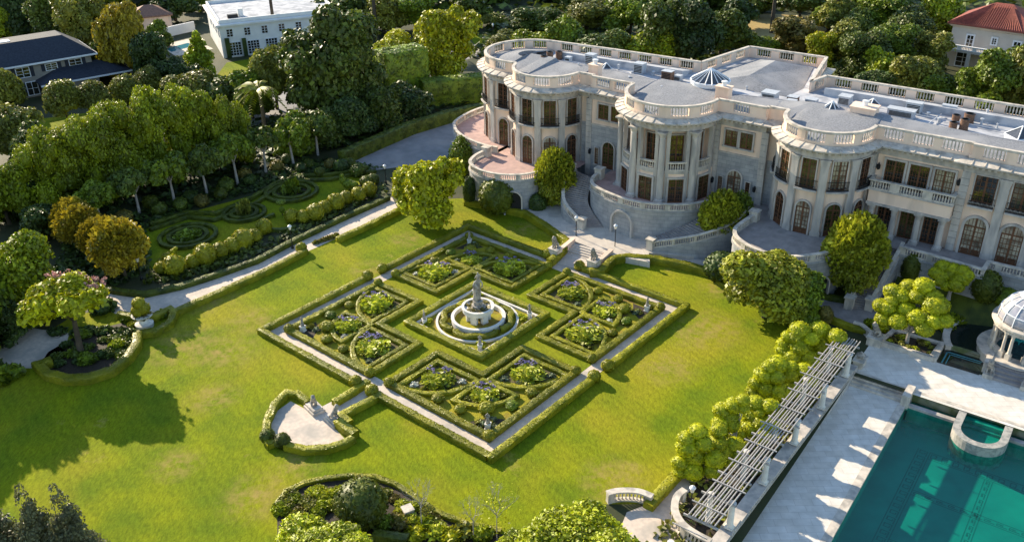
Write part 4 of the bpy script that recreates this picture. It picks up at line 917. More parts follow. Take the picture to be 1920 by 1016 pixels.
td = smooth([(18.3, 6.0), (18.0, 8.6), (18.0, 11.0), (18.9, 12.9), (20.8, 14.3), (22.9, 15.0), (25.2, 14.9), (26.8, 14.1), (28.4, 12.5), (29.8, 10.4), (31.3, 7.5), (32.6, 4.6)])
TD = terrace('bow_terrace', 'half round grey paved terrace below the right round bow', td, None, GREYPAVE, td+[(36.0, 4.2), (36.0, .2), (16.2, .2), (16.2, 6.0)])
niche(TD, 29.3, 11.4, math.radians(56), 2.0, 0, 3.0); niche(TD, 27.6, 13.5, math.radians(40), 1.6, 0, 3.2)
tr = [(36.1, 4.6), (45.4, 5.4), (45.5, 3.0), (75, 3.0)]
TR = terrace('right_terrace', 'long straight terrace with balustrade in front of the arched doors', tr, None, GREYPAVE, tr+[(75, .2), (36.1, .2)])
for (u, v, hh) in ((-5.5, 4.6, 1.5), (-24.4, 6.6, 1.4), (18.3, 5.6, 1.3)): 
    pr = {-5.5: TC, -24.4: TB, 18.3: TD}[u]; MB().box(*LP(u, v), Z0, 1.1, 1.1, hh).box(*LP(u, v), Z0+hh, 1.3, 1.3, .15).build('end_pier', PALE, pr)
def stair(name, label, outer, inner, z0, z1, steps, rails=(True, True), pierz=None):
    """steps between two edge polylines (house u,v), rising from z0 at the end to z1 at the start"""
    t = thing(name, label, 'staircase', (*HO, 0), HTH)
    Po, Lo = arclen([LP(*p) for p in outer]); Pi, Li = arclen([LP(*p) for p in inner]); b = MB()
    for k in range(steps):
        f0, f1 = k/steps, (k+1)/steps; z = z1-(z1-z0)*(k+1)/steps+ (z1-z0)/steps*.0
        q = [at_len(Po, Lo, Lo[-1]*f0)[0], at_len(Po, Lo, Lo[-1]*f1)[0], at_len(Pi, Li, Li[-1]*f1)[0], at_len(Pi, Li, Li[-1]*f0)[0]]
        zt = z1-(z1-z0)*k/steps
        b.prism([(p.x, p.y) for p in q], 0.0, zt-.004)
    b.build('steps', GREYPAVE, t)
    for on, P, L in ((rails[0], Po, Lo), (rails[1], Pi, Li)):
        if on:
            path = [(*at_len(P, L, L[-1]*f)[0][:2], z1-(z1-z0)*f) for f in np.linspace(0, 1, 13)]
            MB().sweep(path, [(-.3, -6), (-.3, .15), (.3, .15), (.3, -6)]).build('stringer_wall', ASHLAR, t)
            balustrade(t, path, .15, 1.0, 2.6, .4, PALE, .34)
            e = path[-1]; MB().box(e[0], e[1], z0-.3, .95, .95, 1.75).box(e[0], e[1], z0+1.45, 1.2, 1.2, .16).build('newel_pier', PALE, t)
    return t
stair('curved_staircase', 'curved stone staircase sweeping down on the left of the central terrace', smooth([(-10.0, 4.0), (-9.6, 7.4), (-7.4, 10.9), (-3.6, 12.3)]), smooth([(-6.0, 5.2), (-5.6, 7.4), (-4.4, 9.1), (-1.3, 10.4)]), FZ, Z0, 26, (True, False))
stair('curved_staircase', 'curved stone staircase on the right of the central terrace half hidden by a tree', smooth([(16.8, 4.0), (16.3, 7.6), (13.0, 10.8), (7.3, 12.6)]), smooth([(12.3, 4.5), (11.8, 6.0), (9.8, 8.0), (5.4, 10.6)]), FZ, Z0, 26, (True, False))
stair('straight_staircase', 'straight stone staircase descending from the portico to the pool garden', [(33.4, 3.8), (33.2, 11.6)], [(36.2, 3.8), (35.3, 10.6)], 0, Z0, 28, (True, True))
# steps from the forecourt down to the parterre, with cheek walls and two seated lions
stp = thing('garden_steps', 'broad shallow stone steps between two cheek walls below the forecourt', 'steps', HW(.5, 16.6), HTH)
b = MB()
for k in range(5): b.box(.1, -.2-.38*k, 0, 5.4, .4, FZ*(1-(k+.5)/5))
b.build('steps', PATHPAVE, stp)
for s, lb in ((-1, 'left'), (1, 'right')):
    x = s*2.95; bb = MB(); bb.add([(x-.3, .4, 0), (x+.3, .4, 0), (x-.3, .4, FZ+.45), (x+.3, .4, FZ+.45), (x-.3, -3.6, 0), (x+.3, -3.6, 0), (x-.3, -3.6, .95), (x+.3, -3.6, .95)], [(0, 2, 3, 1), (2, 6, 7, 3), (6, 4, 5, 7), (0, 4, 6, 2), (1, 3, 7, 5)]); bb.build('cheek_wall', CREAM, stp)
    px = HW(.5+s*2.95, 16.6+4.0); t = thing('lion_statue', f'seated stone lion on a pedestal at the {lb} of the garden steps', 'statue', px, HTH, 'seated lions at the garden steps')
    MB().box(0, 0, 0, 1.3, 1.3, 1.5).box(0, 0, 1.5, 1.5, 1.5, .14).build('pedestal', PALE, t); lion(t, (0, 0, 1.64), 1.15, .0)
# ---------------------------------------------------------------- pool garden (house-aligned)
DZ = -.9
def prismW(mb, uv, z0, z1): mb.prism([HW(u, v)[:2] for u, v in uv], z0, z1); return mb
struct('pool_deck', [HW(37.6, 25.2), HW(43.6, 25.2), HW(43.6, 82), HW(37.0, 82)], DZ, POOLPAVE)
b = MB()
for k in range(4): prismW(b, [(38.0, 23.9+.45*k), (43.3, 23.9+.45*k), (43.3, 24.36+.45*k), (38.0, 24.36+.45*k)], DZ-.1, DZ+.9*(4-k)/4-.0+.006)
tag(b.build('deck_steps', PALE), 'four broad stone steps from the upper terrace to the pool deck', 'steps')
struct('upper_deck', [HW(37.6, 17.4), HW(60, 17.4), HW(60, 24.95), HW(43.7, 24.95), HW(43.7, 24.2), HW(37.6, 23.95)], .012, POOLPAVE)
b = MB(); prismW(b, [(43.2, 23.9), (43.95, 23.9), (43.95, 26.2), (43.2, 26.2)], DZ-.4, .35)
tag(b.build('stone_block_wall', PALE), 'stone cheek block between the deck steps and the pool', 'wall')
cope = MB(); prismW(cope, [(43.0, 26.2), (43.75, 26.2), (43.75, 82), (43.0, 82)], DZ-.35, DZ+.03); tag(cope.build('pool_coping', PALE), 'long pale stone coping along the left edge of the swimming pool', 'kerb')
TEAL = mat('pool_tile', (0.055, 0.42, 0.37), (0.035, 0.32, 0.29), scale=.25, c3=(0.09, 0.48, 0.40), s3=.13)
TEALD = mat('dark_pool_tile', (0.025, 0.22, 0.2), (0.035, 0.26, 0.24), scale=3)
PB = -2.7
pf = MB(); pf.poly([HW(43.7, 24.5, PB), HW(75, 24.5, PB), HW(75, 82, PB), HW(43.7, 82, PB)]); pf.poly([HW(43.72, 24.5, PB), HW(43.72, 82, PB), HW(43.72, 82, DZ-.2), HW(43.72, 24.5, DZ-.2)])
tag(pf.build('pool_basin', TEAL), kind='structure')
pl = MB()
def strip(u0, v0, u1, v1): pl.poly([HW(u0, v0, PB+.006), HW(u1, v0, PB+.006), HW(u1, v1, PB+.006), HW(u0, v1, PB+.006)])
def band(u0, v0, u1, v1, ln):   # key-pattern band
    long_u = (u1-u0) > (v1-v0); L0 = (u1-u0) if long_u else (v1-v0); wd = (v1-v0) if long_u else (u1-u0); n = int(L0/1.0)
    def s(a0, b0, a1, b1): strip(*((u0+a0, v0+b0, u0+a1, v0+b1) if long_u else (u0+b0, v0+a0, u0+b1, v0+a1)))
    s(0, 0, L0, .1); s(0, wd-.1, L0, wd)
    for i in range(n):
        a = i*1.0; s(a+.1, .22, a+.2, wd-.22); s(a+.2, .22, a+.65, .34); s(a+.55, .34, a+.65, wd-.4); s(a+.35, wd-.5, a+.55, wd-.4); s(a+.2, wd-.34, a+.98, wd-.22)
band(46.2, 29.6, 47.4, 82, 0); band(47.4, 29.6, 60, 30.8, 0); band(58.4, 30.8, 59.6, 82, 0); band(47.4, 36.0, 58.4, 36.8, 0); band(47.4, 43.5, 58.4, 44.3, 0); band(52.4, 30.8, 53.2, 82, 0); band(47.4, 51, 58.4, 51.8, 0)
tag(pl.build('tile_pattern', TEALD), kind='structure')
WM = bpy.data.materials.new('pool_water'); WM.use_nodes = True; nt = WM.node_tree; N = nt.nodes; L = nt.links; N.remove(N['Principled BSDF'])
tr_ = N.new('ShaderNodeBsdfTransparent'); tr_.inputs['Color'].default_value = (.11, .63, .57, 1); gl = N.new('ShaderNodeBsdfGlossy'); gl.inputs['Roughness'].default_value = .04
fz = N.new('ShaderNodeFresnel'); fz.inputs['IOR'].default_value = 1.25; ms = N.new('ShaderNodeMixShader'); tc = N.new('ShaderNodeTexCoord'); nz = N.new('ShaderNodeTexNoise'); nz.inputs['Scale'].default_value = 1.6; nz.inputs['Detail'].default_value = 4
bp = N.new('ShaderNodeBump'); bp.inputs['Strength'].default_value = .5; bp.inputs['Distance'].default_value = .05
L.new(tc.outputs['Object'], nz.inputs['Vector']); L.new(nz.outputs['Fac'], bp.inputs['Height']); L.new(bp.outputs['Normal'], gl.inputs['Normal']); L.new(bp.outputs['Normal'], fz.inputs['Normal'])
ms.inputs[0].default_value = .05; L.new(tr_.outputs[0], ms.inputs[1]); L.new(gl.outputs[0], ms.inputs[2]); L.new(ms.outputs[0], N['Material Output'].inputs['Surface'])
struct('water', [HW(43.72, 24.6), HW(75, 24.6), HW(75, 82), HW(43.72, 82)], DZ-.22, WM)
# raised channel and wall at the head of the pool
ALGAE = mat('mossy_stone', (0.14, 0.17, 0.06), (0.09, 0.12, 0.05), scale=2, c3=(0.25, 0.25, 0.18), s3=.6)
b = MB(); prismW(b, [(43.9, 24.1), (75, 24.1), (75, 24.55), (43.9, 24.55)], -2.7, .03); w1 = tag(b.build('retaining_wall', PALE), 'pale stone wall between the upper terrace and the head of the pool', 'wall')
b = MB(); prismW(b, [(43.9, 24.56), (75, 24.56), (75, 24.62), (43.9, 24.62)], DZ-.25, -.12); b.build('mossy_face', ALGAE, None); 
mf = bpy.data.objects['mossy_face']; mf.parent = w1; mf.location = Vector(mf.location)-Vector(w1.location)
b = MB(); prismW(b, [(43.95, 25.35), (75, 25.35), (75, 25.9), (43.95, 25.9)], -2.7, DZ+.05); tag(b.build('pool_ledge', STONE), 'low grey stone ledge across the head of the swimming pool', 'wall')
sp = [HW(*p) for p in [(48.5, 24.7), (48.5, 27.4)]+[(50.85+2.35*math.cos(t), 27.4+2.35*math.sin(t)) for t in np.linspace(math.pi, 0, 21)][1:-1]+[(53.2, 27.4), (53.2, 24.7)]]
SPA = thing('spa_tub', 'half round raised stone spa with a thick rim projecting into the pool', 'spa', HW(50.85, 26.5, -2.7)); so_ = HW(50.85, 26.5, -2.7)
def local(mbv): mbv.v = [(p[0]-so_[0], p[1]-so_[1], p[2]-so_[2]) for p in mbv.v]; return mbv
MARB = mat('veined_marble', (0.40, 0.38, 0.34), (0.26, 0.26, 0.24), scale=2.5, bump=.1, lo=.42, hi=.58)
b = MB(); b.sweep(sp, [(-.62, -2.7), (-.62, -.05), (.08, -.05), (.08, -2.7)], loop=True); local(b).build('rim', MARB, SPA)
b = MB(); b.poly([(*p[:2], -1.1) for p in sp]); local(b).build('spa_floor', TEAL, SPA); b = MB(); b.poly([(*p[:2], -.35) for p in sp]); local(b).build('spa_water', WM, SPA)
b = MB(); prismW(b, [(48.9, 24.9), (52.8, 24.9), (52.8, 25.5), (48.9, 25.5)], -1.1, -.45); local(b).build('spa_bench', PALE, SPA)
# pergola planter, wall and beams
b = MB(); prismW(b, [(36.9, 24.0), (38.05, 24.0), (37.0, 60), (35.9, 60)], DZ-.1, .62); pw = tag(b.build('planter_wall', STONE), 'long grey stone planter wall carrying the pergola columns', 'wall')
b = MB(); 
def lerp(a, c, t): return a+(c-a)*t
for k in range(110):
    t = k/110; u = lerp(38.1, 37.05, t); p = HW(u, lerp(25, 59, t)); b.box(p[0], p[1], .36, .12, .12, .12, HTH)
bb = b.build('dentils', PALE); bb.parent = pw; bb.location = Vector(bb.location)-Vector(pw.location)
for k in range(6):
    t = (k+.12)/5.4; v = 26.0+6.75*k; u = lerp(37.5, 36.4, k/5); p = HW(u, v, .62)
    tag(MB().box(p[0], p[1], .62, 1.0, 1.5, .1, HTH).build('wall_slab', PALE), f'pale capping slab under the {["first","second","third","fourth","fifth","sixth"][k]} pergola column from the upper terrace', 'slab', 'capping slabs on the planter wall')
PW = mat('weathered_pergola_wood', (0.50, 0.47, 0.44), (0.30, 0.28, 0.26), scale=3, bump=.2, stretch=((1, 8, 1), .93))
pg = thing('pergola', 'long weathered grey timber pergola on white columns beside the pool deck', 'pergola', HW(37, 42), HTH); po = HW(37, 42)
def PLc(u, v, z=0): return (u-37, -(v-42), z)
for k in range(6):
    v = 26.6+6.75*k; u = lerp(37.6, 36.5, k/5); x, y, _ = PLc(u, v)
    MB().box(x, y, .72, .7, .7, .15).lathe([(.32, .87), (.34, .95), (.28, 1.0), (.25, 3.2), (.33, 3.3), (.33, 3.4)], x, y, 0, 14).build('column', WHITE, pg)
    x2, y2, _ = PLc(u-1.9, v); MB().lathe([(.26, 0), (.22, 3.3), (.3, 3.4)], x2, y2, 0, 10).build('column', WHITE, pg)
rnd = random.Random(3)
for i in range(9):
    o = -1.95+.27*i+rnd.uniform(-.06, .06)
    b = MB(); pts = [PLc(lerp(37.6, 36.4, (v-24)/36)+o, v, 3.62+rnd.uniform(-.05, .05)) for v in np.arange(24.2, 60, 3.3)]
    b.sweep(pts, boxprof(.075, 0, .16), loop=True); b.build('long_beam', PW, pg)
for k in range(22):
    v = 25.2+1.6*k+rnd.uniform(-.1, .1); u = lerp(37.6, 36.4, (v-24)/36); main = k % 2 == 0; e = rnd.uniform(-.15, .15)
    b = MB(); b.sweep([PLc(u-2.4+e, v, 0), PLc(u+.6+e, v+.05, 0)], boxprof(.13 if main else .08, 3.44 if main else 3.8, 3.62 if main else 3.9), loop=True); b.build('cross_beam', PW, pg)
# ground behind the pergola
struct('soil', [HW(31.6, 46), HW(35.3, 24.2), HW(36.9, 24.2), HW(35.9, 60), HW(31.2, 60)], .008, SOIL)
rg_ = np.random.default_rng(5); m = 900; vv = rg_.uniform(24.5, 59, m); uu = lerp(35.6, 31.6, np.clip((vv-24)/24, 0, 1))+rg_.uniform(0, 1, m)*(lerp(37.0, 35.8, (vv-24)/36)-lerp(35.6, 31.6, np.clip((vv-24)/24, 0, 1)))
Pts = np.array([HW(a, c, 0) for a, c in zip(uu, vv)]); Pts[:, 2] = rg_.uniform(.05, .45, m)
V, Q = leaves(Pts, np.array([[0, 0, 1.0]]).repeat(m, 0), .5, rg_, .6); c0 = Pts.mean(0)*[1, 1, 0]
tag(mobj('ground_cover', npmesh('ground_cover', V-c0, Q, LF['olive']), None, tuple(c0)), 'low olive ground cover under the pergola and cloud pruned trees', 'plants', kind='stuff')
hedge('lawn_hedge', 'low yellowish hedge along the lawn edge in front of the cloud pruned trees', [HW(35.2, 24.5)[:2], HW(34.7, 31)[:2], HW(31.9, 40)[:2], HW(30.2, 47)[:2], HW(29.9, 55.0)[:2]], .9, .7)
# cloud-pruned trees ---------------------------------------------------------
def pom_tree(label, base, balls, z=0.0, rs=1.0, group=None, zf=None, mname='pom', seed=1):
    B = G(*base, z); t = thing('cloud_pruned_tree', label, 'tree', B, 0, group); rr_ = random.Random(seed); mp = MPP(B)
    ys = [q[1] for q in balls]; hub = Vector((0, 0, 1.2)); tr = MB(); r0 = .16 if len(balls) < 12 else .2
    tr.tube([(0, 0, -.1), (0, 0, .7), (.05, .05, 1.5)], [r0*1.3, r0, r0*.8], 8)
    xm = sum(q[0] for q in balls)/len(balls); ym = sum(ys)/len(balls); wx = max(1, max(abs(q[0]-xm) for q in balls)); hy = max(1, max(abs(y-ym) for y in ys)); dep = wx*mp*.55
    for x, y, r in balls:
        # clusters form a dome: lower ones come forward, upper ones stand back
        k = (y-ym)/hy; off = dep*(.9*k) + rr_.uniform(-.3, .3)
        d = _f*FOC+_rt*(x-960)+_up*(508-y); hd = math.hypot(d[0], d[1]); dist = math.hypot(B[0], B[1])-off; s = dist/hd
        c = Vector((d[0]*s-B[0], d[1]*s-B[1], CH+d[2]*s-B[2])); R = r*MPP((B[0]+c.x, B[1]+c.y, B[2]+c.z))*rs*1.3
        c.z = max(c.z, R+.15)
        o = mobj('leaf_ball', ball_mesh(mname, int(x) % 3, 700, .15, .82, 0.0 if False else 1.9), t, (c.x, c.y, c.z-1.9*R), (R,)*3, rr_.uniform(0, 6))
        h = Vector((c.x*.3, c.y*.3, min(c.z-.3, max(.9, c.z*.55))))
        tr.tube([(.04, .04, 1.3 if c.z > 1.6 else .6), h, c], [r0*.6, r0*.45, r0*.3], 5)
    tr.build('trunk', PALEBARK, t); return t
def zz(pts, r=14): return [(1220+x/3.386, 600+y/3.386, (q[0] if q else 48)/3.386) for x, y, *q in pts]
gp = 'cloud pruned trees along the pergola'
pom_tree('cloud pruned tree nearest the lamp at the pergola foot', (1330, 896), zz([(300, 710, 50), (225, 752, 46), (238, 805, 62), (335, 785, 46), (278, 860, 60), (188, 905, 46), (270, 962, 55), (190, 990, 40), (405, 885, 56), (390, 960, 40)]), group=gp, seed=1)
pom_tree('small cloud pruned tree second from the pergola lamp', (1382, 880), zz([(425, 785, 50), (535, 800, 55), (470, 835, 48), (560, 855, 48), (500, 880, 46), (430, 700, 42)]), group=gp, seed=2)
pom_tree('cloud pruned tree third from the lamp beside the lawn', (1376, 838), zz([(455, 572, 48), (525, 540, 46), (585, 508, 36), (497, 612, 50), (510, 662, 45), (440, 660, 46), (430, 715, 48), (590, 560, 30)]), group=gp, seed=3)
pom_tree('cloud pruned tree in the middle of the pergola row', (1422, 824), zz([(665, 532, 50), (760, 550, 48), (635, 603, 54), (560, 708, 42), (625, 685, 44), (700, 655, 50), (770, 645, 48), (812, 605, 44), (712, 732, 44), (690, 590, 30)]), group=gp, seed=4)
pom_tree('cloud pruned tree behind the fourth pergola column', (1466, 760), zz([(722, 347, 52), (665, 402, 38), (735, 432, 46), (660, 462, 46), (800, 365, 40), (745, 300, 36), (815, 448, 54), (760, 480, 36)]), group=gp, seed=5)
pom_tree('cloud pruned tree beside the third pergola column', (1496, 742), zz([(805, 285, 58), (890, 300, 38), (975, 322, 46), (890, 352, 52), (880, 405, 48), (1000, 380, 48), (925, 452, 50), (880, 480, 44)]), group=gp, seed=6)
pom_tree('cloud pruned tree left of the far pergola end', (1508, 690), zz([(945, 66, 54), (872, 102, 34), (922, 108, 46), (845, 150, 38), (840, 192, 42), (950, 172, 62), (900, 238, 52), (1008, 242, 52), (1020, 120, 40)]), group=gp, seed=7)
pom_tree('cloud pruned tree at the far pergola end below the lion', (1546, 684), zz([(1075, 62, 50), (1020, 112, 42), (1095, 118, 42), (1180, 108, 50), (1080, 168, 46), (1192, 168, 46), (1165, 210, 50), (1060, 282, 45)]), group=gp, seed=8)
z5 = lambda pts: [(1560+x/3.628, 460+y/3.628, r/3.628) for x, y, r in pts]
pom_tree('big cloud pruned tree with a thick white trunk beside the pond', (1700, 642), z5([(415, 315, 50), (475, 342, 58), (525, 280, 46), (625, 277, 55), (582, 345, 50), (640, 305, 45), (335, 410, 45), (378, 425, 48), (505, 435, 50), (690, 352, 48), (705, 412, 68), (752, 405, 40), (350, 500, 46), (450, 515, 52), (580, 490, 58), (695, 512, 52), (630, 567, 50), (768, 512, 44), (405, 378, 40), (640, 470, 40)]), .3, seed=9)
pom_tree('smaller flat topped cloud pruned tree below the right terrace', (1778, 560), z5([(755, 148, 44), (825, 162, 40), (890, 177, 40), (745, 208, 44), (805, 192, 36), (880, 226, 48), (712, 190, 42), (845, 277, 42), (780, 276, 32), (920, 205, 36), (735, 245, 34), (830, 225, 34)]), 2.0, seed=10)
# triangular planter, pond, gazebo
b = MB(); b.sweep([HW(*p) for p in ((38.6, 17.5), (39.1, 14.4), (44.1, 14.2), (43.9, 17.6))], boxprof(.5, 0, .55), closed=True, loop=True); tag(b.build('planter_kerb', PALE), 'raised stone kerb round the bed of the big cloud pruned tree', 'kerb')
struct('soil', [HW(*p) for p in ((38.8, 17.3), (39.3, 14.6), (43.9, 14.4), (43.7, 17.4))], .3, SOIL)
for k in range(14):
    p = HW(random.uniform(39.2, 43.6), random.uniform(14.9, 17.1), .3); s = random.uniform(.35, .6)
    tag(mobj('bedding_plant', clump_mesh(['olive', 'aga', 'rust'][k % 3], k % 3, 90, .5, asp=1.2), None, p, (s, s, s*.8), k), 'low bedding plant in the raised bed under the big cloud pruned tree', 'plant', 'bedding under the big cloud pruned tree')
pc = (51.2, 10.8)
DARKW = bpy.data.materials.new('dark_pond_water'); DARKW.use_nodes = True; q = DARKW.node_tree.nodes['Principled BSDF']; q.inputs['Base Color'].default_value = (.012, .02, .018, 1); q.inputs['Roughness'].default_value = .06
b = MB(); b.sweep([HW(pc[0]+7.2*math.cos(t), pc[1]+7.2*math.sin(t)) for t in np.linspace(math.radians(150), math.radians(395), 40)], boxprof(.75, 0, .55), loop=True); tag(b.build('pond_kerb', PALE), 'curved stone rim of the dark pond around the domed gazebo', 'kerb')
tag(MB().poly([HW(pc[0]+6.9*math.cos(t), pc[1]+6.9*math.sin(t), .34) for t in np.linspace(math.radians(150), math.radians(395), 40)]).build('pond_water', DARKW), kind='structure')
b = MB(); prismW(b, [(44.4, 13.9), (48.6, 13.9), (48.6, 14.3), (44.4, 14.3)], 0, .5); tag(b.build('weir_wall', ALGAE), 'dark mossy weir wall dividing the pond from the tiled lower basin', 'wall')
b = MB(); b.poly([HW(44.5, 14.3, .022), HW(48.7, 14.3, .022), HW(48.7, 17.6, .022), HW(44.5, 17.6, .022)]); tag(b.build('basin_floor', DARKW), kind='structure')
b = MB()
for u0, v0, u1, v1 in ((44.9, 14.8, 45.05, 17.4), (45.3, 15.2, 45.4, 17.4), (44.9, 14.8, 48.5, 14.95), (45.3, 15.2, 48.4, 15.3)): prismW(b, [(u0, v0), (u1, v0), (u1, v1), (u0, v1)], .02, .05)
tag(b.build('tile_pattern', mat('pale_teal_tile', (.1, .3, .32), (.07, .22, .25))), kind='structure')
b = MB(); b.sweep([HW(44.2, 14.0), HW(44.2, 17.8)], boxprof(.5, 0, .6), loop=True); tag(b.build('basin_kerb', PALE), 'short stone kerb left of the tiled lower basin', 'kerb')
gz = thing('gazebo', 'round stone gazebo with a grey glazed dome and carved columns by the pond', 'gazebo', HW(51.4, 11.9), HTH)
MB().lathe([(4.1, 0), (4.1, .95), (4.25, 1.0), (4.25, 1.15), (.01, 1.15)], n=48).build('base', PALE, gz)
MB().lathe([(2.3, 1.16), (.01, 1.165)], n=32).build('floor_tiles', mat('teal_floor', (.03, .1, .11), (.015, .04, .05), scale=3), gz)
for i in range(8):
    a = math.radians(45*i+22); 
    for s in (-.13, .13):
        x, y = 2.95*math.cos(a+s), 2.95*math.sin(a+s)
        MB().box(x, y, 1.15, .5, .5, .7, a).lathe([(.2, .7), (.22, .8), (.17, .85), (.15, 2.6), (.24, 2.85), (.26, 3.0)], x, y, 1.15, 10).build('column', PALE, gz)
    if i % 2 == 0:
        b = MB(); b.lathe([(2.5, 1.55), (3.05, 1.55), (3.05, 1.7), (2.5, 1.7)], n=8, a0=a+.16, a1=a+.62); b.box(2.75*math.cos(a+.39), 2.75*math.sin(a+.39), 1.15, .4, .8, .4, a+.39); b.build('bench', PALE, gz)
b = MB(); b.lathe([(2.6, 4.1), (3.2, 4.1), (3.25, 4.45), (3.5, 4.6), (3.5, 4.8), (2.9, 4.95), (2.6, 4.9)], n=48, cap=False)
for i in range(60): a = 2*math.pi*i/60; b.box(3.3*math.cos(a), 3.3*math.sin(a), 4.4, .16, .14, .16, a)
b.build('entablature', PALE, gz)
DOME = mat('dome_glazing', (.34, .33, .38), (.22, .24, .28), scale=.9, rough=.18, spec=.8, c3=(.5, .46, .42), s3=.6)
MB().lathe([(3.05*math.cos(t), 4.95+2.9*math.sin(t)) for t in np.linspace(0, math.pi/2-.03, 12)], n=40).build('dome', DOME, gz, True)
b = MB()
for i in range(16): a = 2*math.pi*i/16; b.tube([(3.08*math.cos(t)*math.cos(a), 3.08*math.cos(t)*math.sin(a), 4.95+2.94*math.sin(t)) for t in np.linspace(0, 1.5, 10)], .05, 5)
for t in (.35, .75, 1.1): b.lathe([(3.07*math.cos(t)+.04, 4.95+2.94*math.sin(t)), (3.07*math.cos(t)+.04, 5.03+2.94*math.sin(t))], n=40)
b.build('dome_ribs', WHITEMETAL, gz)
tl = thing('garden_chair', 'small teal chair standing inside the domed gazebo', 'chair', HW(51.0, 10.6, 1.17), .4)
TC_ = mat('teal_paint', (.04, .42, .42), (.03, .35, .36)); MB().box(0, 0, .3, .8, .7, .14).build('seat', TC_, tl); MB().box(0, .33, .44, .8, .1, .6).build('backrest', TC_, tl)
for x, y in ((-.33, -.28), (.33, -.28), (-.33, .28), (.33, .28)): MB().box(x, y, 0, .08, .08, .3).build('leg', TC_, tl)
b = MB()
for k in range(5): prismW(b, [(49.4, 15.2+.5*k), (53.2, 15.2+.5*k), (53.2, 15.7+.5*k), (49.4, 15.7+.5*k)], 0, 1.14*(1-(k)/5.4))
tag(b.build('gazebo_steps', GREYPAVE), 'stone steps rising from the upper pool terrace to the gazebo', 'steps')
for i, (u, v) in enumerate(((49.5, 17.3), (53.1, 17.6))):
    t = thing('lion_statue', ['standing stone lion left of the gazebo steps', 'standing stone lion right of the gazebo steps at the frame edge'][i], 'statue', HW(u, v, .012), HTH, 'lions at the gazebo steps')
    MB().box(0, 0, 0, 1.0, 1.1, .5).build('pedestal', PALE, t); lion(t, (0, 0, .5), 1.2, 0)
for i in (0, 1):
    b = MB(); prismW(b, [((48.75, 53.4)[i], 14.4), ((49.35, 54.0)[i], 14.4), ((49.35, 54.0)[i], 16.8), ((48.75, 53.4)[i], 16.8)], 0, 1.25); tag(b.build('cheek_wall', PALE), ['pale cheek wall left of the gazebo steps', 'pale cheek wall right of the gazebo steps'][i], 'wall')
t = thing('lion_statue', 'reclining stone lion on a block at the far end of the pergola', 'statue', HW(38.0, 17.6), HTH); MB().box(0, 0, 0, 1.5, 1.5, .9).box(0, 0, .9, 1.7, 1.7, .14).build('pedestal', PALE, t); lion(t, (0, 0, 1.04), 1.15, -.8)
t = thing('stone_finial', 'carved stone urn finial on the wall end beside the deck steps', 'finial', HW(37.9, 22.8), HTH); MB().box(0, 0, 0, 1.0, 1.6, .75).box(0, 0, .75, 1.2, 1.8, .14).build('block', PALE, t); MB().lathe([(.25, .89), (.2, 1.0), (.45, 1.2), (.5, 1.35), (.3, 1.5), (.1, 1.7)], n=12).build('urn', STATUE, t)
t = thing('low_wall', 'low curved balustrade joining the pergola end and the lion block', 'wall', (*HO, 0), HTH); balustrade(t, smooth([LP(35.0, 15.8), LP(36.0, 15.9), LP(37.2, 16.9)]), 0, .9, 2, .5)
# curved balustrade by the lower path and round planter end
t = thing('balustrade_wall', 'short curved pale balustrade with a square end pier beside the lower path', 'balustrade', G(1180, 945)); o = G(1180, 945)
cv = [(p[0]-o[0], p[1]-o[1]) for p in smooth(GL([(1138, 942), (1160, 937), (1195, 938), (1222, 948)]))]
balustrade(t, cv, 0, 1.15, 3.0, .6, PALE, .5)
t = thing('planter_balustrade', 'round ended pale balustrade closing the pergola planter beside the lower path', 'balustrade', G(1300, 985)); o = G(1300, 985)
cv = [(p[0]-o[0], p[1]-o[1]) for p in smooth(GL([(1282, 938), (1268, 950), (1263, 968), (1266, 985), (1278, 1003), (1300, 1020), (1330, 1036)]))]
balustrade(t, cv, 0, 1.35, 1.6, .5, PALE, .5)
# lamps
def lamp(x, y, z, H, label):
    t = thing('street_lamp', label, 'lamp', G(x, y, z), 0, 'garden lamps')
    MB().lathe([(.2, 0), (.2, .25), (.12, .4), (.06, .6), (.05, H-.75), (.11, H-.7), (.05, H-.62)], n=10).build('post', IRON, t)
    l = MB().lathe([(.12, H-.62), (.24, H-.2), (.24, H-.15)], n=8).build('lantern', mat('frosted_glass', (.8, .78, .72), (.75, .72, .66), rough=.3), t)
    MB().lathe([(.3, H-.16), (.22, H-.04), (.06, H+.04), (.03, H+.15)], n=8).build('cap', WHITEMETAL, t)
    return t
lamp(549, 466, 0, 3.5, 'black lamp post with a pale lantern beside the left path'); lamp(1152.5, 472, .0, 4.0, 'black lamp post with a pale lantern at the right of the forecourt')
lamp(1080, 447, .4, 3.3, 'black lamp post at the left of the forecourt by the hedge corner'); lamp(266, 524, 0, 3.2, 'pale topped lamp in the shade under the golden bushes'); lamp(1294, 960, 0, 2.9, 'pale lantern lamp among the planting at the pergola foot')
lamp(724, 345, 0, 3.2, 'lamp with a pale top left of the big yellow tree'); lamp(925, 76, 0, 4.0, 'thin lamp post on the far grass verge')
